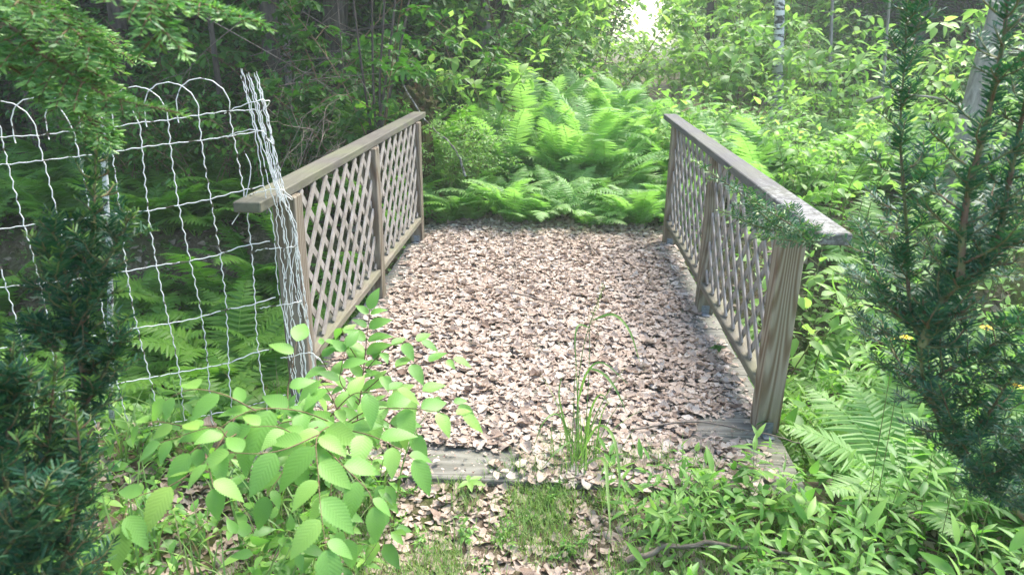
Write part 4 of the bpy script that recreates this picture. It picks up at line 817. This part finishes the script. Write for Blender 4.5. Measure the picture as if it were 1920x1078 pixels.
spray(W((655, 850, 1.95), (640, 800, 1.75), (596, 815, 1.50), (597, 890, 1.40), (602, 960, 1.34), (612, 1030, 1.30)), .090, .040)
spray(W((640, 800, 1.75), (560, 770, 1.6), (470, 770, 1.52), (400, 812, 1.46), (355, 850, 1.42)), .085, .042)
spray(W((440, 785, 1.5), (390, 860, 1.42), (320, 910, 1.38), (250, 935, 1.36), (228, 985, 1.33)), .085, .045)
spray(W((596, 815, 1.5), (540, 840, 1.44), (490, 850, 1.42), (430, 848, 1.4)), .072, .05)
spray(W((385, 850, 1.42), (395, 890, 1.38), (400, 915, 1.36)), .066, .03)
spray(W((620, 800, 1.62), (690, 815, 1.55), (745, 840, 1.5), (775, 862, 1.48)), .085, .042)
spray(W((640, 800, 1.7), (690, 770, 1.65), (760, 765, 1.62), (820, 772, 1.6), (868, 780, 1.6)), .064, .040)
spray(W((600, 830, 1.5), (650, 880, 1.45), (690, 920, 1.42), (700, 950, 1.4)), .075, .045)
spray(W((540, 765, 1.6), (540, 725, 1.62), (548, 690, 1.62), (556, 640, 1.64)), .080, .06)
spray(W((640, 790, 1.72), (620, 740, 1.7), (600, 715, 1.68)), .07, .05)
spray(W((480, 770, 1.52), (420, 740, 1.5), (360, 730, 1.5), (310, 750, 1.5)), .070, .045)
spray(W((470, 790, 1.52), (430, 820, 1.46), (400, 800, 1.44), (300, 830, 1.42)), .06, .05)
spray(W((640, 810, 1.75), (560, 850, 1.62), (520, 900, 1.55), (500, 930, 1.52)), .075, .042, tint=.25)
spray(W((600, 790, 1.66), (540, 790, 1.62), (480, 810, 1.6), (420, 850, 1.58)), .07, .04, tint=.25)
spray(W((640, 800, 1.75), (700, 780, 1.68), (740, 800, 1.64), (770, 815, 1.62)), .07, .04, tint=.3)
spray(W((596, 800, 1.55), (560, 815, 1.52), (520, 800, 1.5), (470, 800, 1.48)), .075, .04)
spray(W((620, 780, 1.66), (660, 740, 1.62), (700, 735, 1.6), (745, 730, 1.6)), .065, .04)
spray(W((400, 812, 1.5), (350, 800, 1.5), (290, 790, 1.5), (260, 800, 1.5)), .06, .04)
spray(W((640, 850, 1.7), (620, 920, 1.6), (640, 980, 1.52), (650, 1010, 1.5)), .07, .045, tint=.25)
hs = empty('hornbeam_sapling', tuple(hb), label='bright green sapling with large serrated veined leaves, lowest on the left of the deck front', cat='sapling')
for nm, m_, b_ in (('stem', 'twig', st), ('foliage', 'leaf_hero', fo)): o = b_.build(nm, M[m_], hs); o.matrix_parent_inverse = Matrix.Translation(-Vector(hb))
st = MB(); fo = MB(); hb = G(668, 800, -.02)
spray(W((668, 800, 2.1), (676, 740, 2.05), (684, 670, 2.0), (690, 610, 1.97), (693, 580, 1.96)), .066, .035, r=.0022, both=True, hang=.1, tint=.35)
spray(W((680, 700, 2.0), (730, 650, 1.95), (790, 640, 1.93)), .055, .035, tint=.35)
spray(W((676, 740, 2.0), (740, 690, 1.9), (800, 680, 1.88), (850, 672, 1.87)), .055, .042, tint=.5)
spray(W((674, 750, 2.0), (620, 700, 1.98), (600, 660, 1.96), (610, 640, 1.96)), .058, .035, tint=.35)
spray(W((672, 770, 2.0), (740, 740, 1.88), (800, 735, 1.84), (860, 760, 1.8)), .062, .045, tint=.5)
spray(W((674, 760, 2.0), (640, 720, 1.9), (640, 690, 1.88), (650, 650, 1.88)), .06, .035, tint=.35)
spray(W((680, 690, 2.0), (650, 640, 2.0), (640, 615, 2.0)), .05, .035, tint=.35)
hs = empty('upright_sapling', tuple(hb), label='small upright sapling with soft green leaves in front of the left bottom rail', cat='sapling')
for nm, m_, b_ in (('stem', 'twig', st), ('foliage', 'leaf_hero', fo)): o = b_.build(nm, M[m_], hs); o.matrix_parent_inverse = Matrix.Translation(-Vector(hb))

# ------------------------------------------------------------------ grasses
def blades(mb, rng, base, L, w, lean=.25, curl=1.2, tint=.4, seg=6):
    base = np.asarray(base, float); N = len(base); az = rng.uniform(0, 6.283, N); L = np.broadcast_to(L, N)*rng.uniform(.6, 1.15, N); th0 = np.abs(rng.normal(0, lean, N)); c = curl*rng.uniform(.3, 1.2, N)
    t = np.linspace(0, 1, seg+1); th = th0[:, None]+c[:, None]*t**1.6; ds = (L/seg)[:, None]; r = np.concatenate([np.zeros((N, 1)), np.cumsum(np.sin(th[:, :-1])*ds, 1)], 1); z = np.concatenate([np.zeros((N, 1)), np.cumsum(np.cos(th[:, :-1])*ds, 1)], 1)
    h = np.stack([np.cos(az), np.sin(az)], -1); sd_ = np.stack([-np.sin(az), np.cos(az)], -1); ww = (w*.5*np.minimum(1, t*5+.4)*(1-t**2.5)+.0002)
    ctr = np.concatenate([base[:, None, :2]+h[:, None]*r[..., None], base[:, None, 2:]+z[..., None]], -1); s3 = np.concatenate([sd_, np.zeros((N, 1))], -1)[:, None]*ww[None, :, None]
    V = np.stack([ctr+s3, ctr-s3], 2).reshape(-1, 3); k = (seg+1)*2; i = np.arange(seg)*2; q = np.stack([i, i+1, i+3, i+2], -1); Q = (q[None]+(np.arange(N)*k)[:, None, None]).reshape(-1, 4)
    mb.add(V, Q, None, None, np.repeat(np.clip(rng.normal(tint, .2, N), 0, 1), k))
def clump(name, x, y, n, L, w, label, m='grass', rad=.03, lean=.3, curl=1.3, cat='grass tuft', group=None, seed=0, z=None):
    rng = np.random.default_rng(seed+int(abs(x*1000))); mb = MB(); z = float(gz(x, y)) if z is None else z; blades(mb, rng, np.stack([rng.normal(0, rad, n), rng.normal(0, rad, n), np.zeros(n)], -1), L, w, lean, curl)
    o = mb.build(name, M[m]); o.location = (x, y, z); return tag(o, label, cat, group)
# tall seeding grass in front of the deck
gb = G(1085, 890, -.04); ge = empty('tall_grass', tuple(gb), label='tall thin grass with a seed head rising before the middle of the deck', cat='grass tuft'); gi = Matrix.Translation(-Vector(gb)); mb = MB(); r3 = np.random.default_rng(4)
for q in (((1080, 890, 2.02), (1082, 760, 1.98), (1092, 660, 1.95), (1112, 590, 1.93), (1131, 540, 1.92)), ((1095, 890, 2.0), (1100, 780, 1.96), (1104, 700, 1.94), (1106, 610, 1.93)), ((1070, 880, 2.0), (1075, 780, 1.98), (1078, 700, 1.97))): tube(mb, spline(pp(*q), 16), np.linspace(.0017, .0008, 16), 5, tint=.5)
pth = spline(pp((1108, 610, 1.93), (1116, 590, 1.93), (1124, 565, 1.92), (1131, 540, 1.92)), 26)
for c in pth: scatter(mb, T_LAN, c[None], frames(norm(np.array([[r3.normal(0, .35), r3.normal(0, .35), 1.]])), np.array([[1., 0, 0]])), .018, np.array([.8]))
def ribbon(mb, pts, w, tint=.4):
    p = spline(pts, 14); tg = norm(np.gradient(p, axis=0)); sd_ = norm(np.cross(tg, norm(CAM-p)+[0, 0, .6])); t = np.linspace(0, 1, 14); ww = (w*.5*np.minimum(1, t*4+.3)*(1-t**3)+.0003)[:, None]; up = np.cross(sd_, tg)*ww*.35
    V = np.stack([p+sd_*ww+up, p, p-sd_*ww+up], 1).reshape(-1, 3); i = np.arange(13)*3; mb.add(V, np.concatenate([np.stack([i, i+1, i+4, i+3], -1), np.stack([i+1, i+2, i+5, i+4], -1)]), None, None, tint)
for q, w_ in ((((1112, 600, 1.93), (1150, 590, 1.9), (1180, 620, 1.85), (1200, 680, 1.82)), .007), (((1106, 615, 1.93), (1085, 610, 1.9), (1078, 640, 1.88), (1082, 700, 1.86)), .005), (((1104, 690, 1.94), (1130, 700, 1.9), (1155, 730, 1.86), (1175, 775, 1.84)), .007),
              (((1082, 760, 1.98), (1100, 700, 1.9), (1130, 680, 1.86), (1178, 720, 1.84)), .006), (((1085, 860, 2.0), (1120, 800, 1.9), (1150, 820, 1.8), (1162, 900, 1.75), (1150, 960, 1.72)), .008), (((1080, 850, 2.0), (1050, 780, 1.95), (1020, 790, 1.9), (1000, 840, 1.9)), .005),
              (((1090, 880, 2.0), (1105, 780, 1.95), (1125, 740, 1.9), (1145, 760, 1.88)), .006), (((1075, 880, 2.0), (1060, 800, 1.97), (1048, 740, 1.95), (1055, 700, 1.95)), .005), (((1085, 880, 2.0), (1130, 860, 1.85), (1140, 930, 1.75), (1145, 1010, 1.68)), .009), (((1080, 870, 2.0), (1070, 830, 1.96), (1040, 850, 1.9), (1015, 880, 1.9)), .005)): ribbon(mb, pp(*q), w_, r3.uniform(.2, .6))
blades(mb, r3, gb+np.stack([r3.normal(0, .06, 110), r3.normal(0, .05, 110), np.zeros(110)], -1), .20, .0035, .35, 1.1)
blades(mb, r3, gb+np.stack([r3.normal(0, .03, 16), r3.normal(0, .03, 16), np.zeros(16)], -1), .42, .006, .2, 1.0)
o = mb.build('blades', M['grass'], ge); o.matrix_parent_inverse = gi
rng = np.random.default_rng(6)
for k, (x, y) in enumerate(PE(26, -1.8, -.45, -1.25, -.15, .1)): clump('grass_tuft', x, y, 16, rng.uniform(.16, .36), .007, 'loose tuft of long green grass among the weeds at the lower left', lean=.45, curl=1.3, rad=.04, group='long grass tufts at the lower left', seed=k)
for k, (x, y) in enumerate(PE(14, .35, 1.6, -1.3, -.45, .13)): clump('grass_tuft', x, y, 12, rng.uniform(.12, .28), .006, 'loose tuft of green grass among the weeds at the lower right', rad=.04, lean=.4, group='grass tufts at the lower right', seed=k)
for k, (px, py, L) in enumerate(((490, 700, .42), (470, 690, .45), (520, 715, .4), (505, 690, .38))): p = G(px, py, -.03); clump('dry_grass_tuft', p[0], p[1], 16, L, .0035, 'dry straw-coloured grass hanging on the foot of the wire bundle', 'drygrass', lean=.2, curl=.9, cat='dry grass', group='dry grass at the foot of the wire bundle', seed=k)
for k, (px, py, n_, L) in enumerate(((930, 905, 60, .07), (985, 900, 90, .09), (1040, 905, 90, .08), (1150, 905, 80, .10), (1190, 890, 60, .12), (1250, 900, 60, .13), (870, 950, 40, .06), (1020, 960, 60, .07), (1120, 960, 60, .09), (1330, 905, 50, .12), (960, 1010, 60, .06), (1080, 1030, 70, .08), (840, 1010, 40, .06), (1180, 1000, 50, .09))): p = G(px, py, -.04); clump('grass_tuft', p[0], p[1], n_, L, .0022, 'fine pale grass tuft along the front edge of the deck', rad=.03, lean=.5, curl=1.1, group='fine grass tufts along the deck front', seed=k)
p = G(378, 1040, -.05); clump('dry_grass_tuft', p[0], p[1], 9, .18, .005, 'few bleached grass blades standing in the dead leaves near the bottom edge on the left', 'drygrass', lean=.25, curl=.7, cat='dry grass')
mb = MB(); N = 26000; x = rng.uniform(-.85, 1.1, N); y = rng.uniform(-1.15, -.40, N); f = np.sin(x*9+1)*np.cos(y*11)+np.sin(x*23)*.5+rng.normal(0, .4, N); m = (f > .3)|((np.hypot(x-.08, y+.47) < .12) & (rng.random(N) < .8)); x, y = x[m], y[m]
blades(mb, rng, np.stack([x, y, gz(x, y)], -1), .06, .0022, .5, 1.1, .55, 4); tag(mb.build('short_grass', M['grass']), 'short fine moss-green grass growing through the dead leaves before the deck', 'grass', kind='stuff')
mb = MB(); N = 9; 
# ground cover in the ditch and the banks
mb = MB(); N = 60000; x = rng.uniform(-7, 6, N); y = rng.uniform(-1.6, 8, N); m = (np.abs(x) > 1.02)|(y > 3.45)
f = np.sin(x*2.3+y)*np.cos(y*1.9-x*.7)+rng.normal(0, .35, N); m &= (f > -.25)|(x > 1.0); m &= ~((x < -1) & (y > .35) & (y < 1.5) & (f < .4)); x, y = x[m], y[m]; N = len(x); th = rng.uniform(0, 6.28, N)
scatter(mb, leaf_tpl('ovate', 3, .25, .3, .62), np.stack([x, y, gz(x, y)+rng.uniform(.01, .16, N)], -1), frames(np.stack([np.cos(th), np.sin(th), rng.normal(-.1, .25, N)], -1), norm(np.array([0, 0, 1.])+rng.normal(0, .3, (N, 3)))), rng.uniform(.025, .06, N), rng.uniform(0, .8, N))
tag(mb.build('ground_cover', M['weed']), 'mixed low green leaves covering the banks on both sides', 'ground cover', kind='stuff')

# ------------------------------------------------------------------ small things
# rotten mossy stump with the fallen birch branch across it
def blob(mb, c, r, seed, n=18, amp=.25):
    rng = np.random.default_rng(seed); th = np.linspace(0, np.pi, n); ph = np.arange(n*2)/(n*2)*2*np.pi; T_, P_ = np.meshgrid(th, ph, indexing='ij'); k = rng.uniform(2, 6, (5, 2)); o = rng.uniform(0, 6, 5)
    R = 1+sum(amp/(i+1.5)*np.sin(k[i, 0]*T_*1.5+o[i])*np.cos(np.round(k[i, 1])*P_+o[i]) for i in range(5)); V = np.stack([np.sin(T_)*np.cos(P_)*r[0]*R, np.sin(T_)*np.sin(P_)*r[1]*R, np.cos(T_)*r[2]*R], -1).reshape(-1, 3)+c; m = n*2
    mb.add(V, [(i*m+j, (i+1)*m+j, (i+1)*m+(j+1) % m, i*m+(j+1) % m) for i in range(n-1) for j in range(m)])
sp = PY(786, 200, 3.75); mb = MB(); r5 = np.random.default_rng(2)
blob(mb, sp, (.13, .10, .13), 5, 22, .5); e0 = PY(640, 300, 4.1); e0[2] = float(gz(e0[0], 4.1)); tube(mb, spline([sp+[.02, 0, -.02], sp*.6+e0*.4+[0, 0, .05], e0], 14), np.linspace(.10, .14, 14)*r5.uniform(.85, 1.15, 14), 14)
tube(mb, [sp+[.02, .02, 0], (sp[0]+.03, 3.8, float(gz(sp[0], 3.8))-.1)], [.06, .11], 12)
for k in range(16): a = r5.uniform(-.6, 3.6); q = sp+[.10*math.cos(a), r5.uniform(-.08, .08), .09*math.sin(a)]; tube(mb, [q, q+np.array([math.cos(a), 0, math.sin(a)+.3])*r5.uniform(.03, .09)], [.018, .004], 5)
for V in mb.V: V += r5.normal(0, .008, V.shape)
tag(mb.build('rotten_log', M['moss'], smooth=False), 'end of a broken reddish brown mossy log behind the far left post', 'log')
mb = MB(); q = spline([PY(742, 95, 3.75), PY(760, 165, 3.7), PY(800, 228, 3.55), PY(855, 283, 3.4), PY(872, 330, 3.35)], 30); q += rng.normal(0, .004, q.shape); tube(mb, q, np.linspace(.0045, .011, 30), 8); tag(mb.build('fallen_branch', M['lichenstick']), 'thin white birch branch slanting down behind the far left post', 'branch')
mb = MB(); c = PY(703, 250, 3.25); g0 = float(gz(c[0], 3.25))
for k, (dx, px) in enumerate(((0, 683), (.03, 700), (.07, 712), (.05, 735), (.02, 722))): tube(mb, spline([(c[0]+dx-.02, 3.25, c[2]-.05), PY(px, 160, 3.25), PY(px+(px-703)*.9, 20, 3.3), PY(px+(px-703)*1.6, -140, 3.4)], 12), np.linspace(.012, .006, 12), 6)
for dx in (-.03, .04): tube(mb, [(c[0]+dx, 3.25, g0-.05), (c[0]+dx*.8, 3.25, c[2]+.02)], [.055, .042], 10)
tag(mb.build('sprouting_stump', M['bark']), 'cut double stump with thin bare shoots behind the middle of the left railing', 'stump')
mb = MB(); r4 = np.random.default_rng(9)
def dead(c, d, L, r, lv):
    q = spline([c, c+d*L*.5+r4.normal(0, .02, 3), c+d*L+r4.normal(0, .03, 3)], 8); tube(mb, q, np.linspace(r, r*.4, 8), 4, cap=False)
    if lv:
        for k in range(4): i = r4.integers(2, 8); dead(q[i], norm(d+r4.normal(0, .6, 3)), L*.5, r*.55, lv-1)
for k in range(4): c = PY(500+k*14, 400, 1.3); dead(c, norm(np.array([.3+.1*k, .2, .9])), .5, .0035, 2)
tag(mb.build('dead_twigs', M['deadstick']), 'tangle of thin bare dead twigs behind the near left cap rail', 'twigs')
mb = MB(); r4 = np.random.default_rng(19)
for k in range(13): px = r4.uniform(60, 620); Y = r4.uniform(3.2, 5.5); c = PY(px, r4.uniform(20, 260), Y); dead(c, norm(np.array([r4.choice([-1, 1]), r4.normal(0, .3), r4.normal(0, .45)])), r4.uniform(.4, 1.1), .005, 1)
tag(mb.build('dead_branches', M['deadstick']), 'bare grey dead lower branches hanging in the shade of the left forest', 'twigs', kind='stuff')
mb = MB(); q = spline([PY(1625, 190, 5.2), PY(1660, 181, 5.1), PY(1720, 180, 5.0), PY(1790, 190, 4.9)], 14); tube(mb, q, np.linspace(.016, .01, 14), 7); tag(mb.build('arched_branch', M['palebark']), 'thin bent grey branch arching over the bank behind the upright yew', 'branch')
# yellow flowers
def flower(px, py, d, label):
    c = P(px, py, d); g0 = float(gz(c[0], c[1])); e = empty('yellow_flower', (c[0], c[1], g0), label=label, cat='flower'); inv = Matrix.Translation(-Vector((c[0], c[1], g0)))
    s_ = MB(); tube(s_, spline([(c[0]+.03, c[1]+.02, g0), (c[0]+.01, c[1], (g0+c[2])/2), c], 10), .0012, 5); o = s_.build('stem', M['greenstem'], e); o.matrix_parent_inverse = inv
    f_ = MB(); n = 13; th = np.arange(n)/n*6.283; dd = np.stack([np.cos(th), np.sin(th), np.full(n, .25)], -1); scatter(f_, T_LANB, np.tile(c, (n, 1)), frames(norm(dd), np.tile([[0, 0, 1.]], (n, 1))), .017, .5); o = f_.build('petals', M['yellow'], e); o.matrix_parent_inverse = inv
    b_ = MB(); blob(b_, c+[0, 0, .003], (.004, .004, .003), 1, 6, .1); o = b_.build('flower_centre', M['yellow'], e); o.matrix_parent_inverse = inv
flower(1699, 632, 1.9, 'yellow daisy-like flower, the right one of the close pair left of the yew limb'); flower(1680, 637, 1.92, 'small yellow flower, the left one of the close pair left of the yew limb')
flower(1851, 614, 1.8, 'single yellow flower on a tall stalk right of the yew limb'); flower(1906, 722, 1.75, 'yellow flower at the right edge among the yew shoots')
# light green lobed seedling before the bare front board, and a dandelion leaf pair
e = empty('lobed_seedling', tuple(G(880, 935, -.05)), label='single yellow-green lobed leaf plant just before the bare front board', cat='seedling'); f_ = MB(); c = np.array([0, 0, .07])
th = np.array([-2.3, -1.3, -.3, .7, 1.8]); n = 5; scatter(f_, leaf_tpl('ovate', 8, .2, .2, .45, serr=.12), np.tile(c, (n, 1)), frames(np.stack([np.cos(th), np.sin(th), np.full(n, .1)], -1), np.tile([[0, -.3, 1.]], (n, 1))), np.array([.05, .055, .06, .055, .045]), .9); f_.build('foliage', M['weed'], e)
s_ = MB(); tube(s_, [(0, .01, -.01), c], .0012, 5); s_.build('stem', M['greenstem'], e)
e = empty('shade_seedling', tuple(G(1345, 670, 0.0)), label='small dark green four-leaved seedling in the gap by the right bottom rail', cat='seedling'); f_ = MB(); th = np.array([.3, 1.9, 3.3, 4.6]); scatter(f_, T_OV, np.tile([[0, 0, .05]], (4, 1)), frames(np.stack([np.cos(th), np.sin(th), np.full(4, .15)], -1), np.tile([[0, -.3, 1.]], (4, 1))), .045, .3); f_.build('foliage', M['leaf_shaded'], e)
s_ = MB(); tube(s_, [(0, 0, -.01), (0, 0, .05)], .001, 5); s_.build('stem', M['greenstem'], e)
T_DAN = leaf_tpl('ovate', 14, .15, .5, .30, serr=.28)
rng = np.random.default_rng(55)
for k, (px, py, s_) in enumerate(((1270, 985, .13), (1240, 1000, .12), (975, 985, .07), (1000, 960, .06), (690, 1050, .08), (930, 1010, .06), (1330, 880, .09), (1225, 850, .08))):
    c = G(px, py, -.045); f_ = MB(); n = 6; th = rng.uniform(0, 6.28, n); scatter(f_, T_DAN, np.zeros((n, 3))+[0, 0, .004], frames(norm(np.stack([np.cos(th), np.sin(th), rng.uniform(.3, 1.2, n)], -1)), np.tile([[0, 0, 1.]], (n, 1))), s_*rng.uniform(.7, 1.1, n), rng.uniform(.3, .8, n)); o = f_.build('dandelion', M['weed']); o.location = c
    tag(o, 'flat rosette of toothed dandelion-like leaves in the ground before the deck', 'weed', 'toothed leaf rosettes before the deck')

# ------------------------------------------------------------------ the hazy air
m, N, L, out = mat('hazy_air'); pv = N('VolumePrincipled', Density=HAZE, Anisotropy=.3); pv.inputs['Color'].default_value = (.95, 1, .96, 1); L(pv.outputs[0], out.inputs['Volume'])
mb = MB(); box(mb, (-126, -126, -2.2), (126, 126, 14)); hz = mb.build('haze', m, smooth=False); fixnormals(hz.data); tag(hz, 'pale humid air that whitens the far end of the clearing', 'haze', kind='stuff')
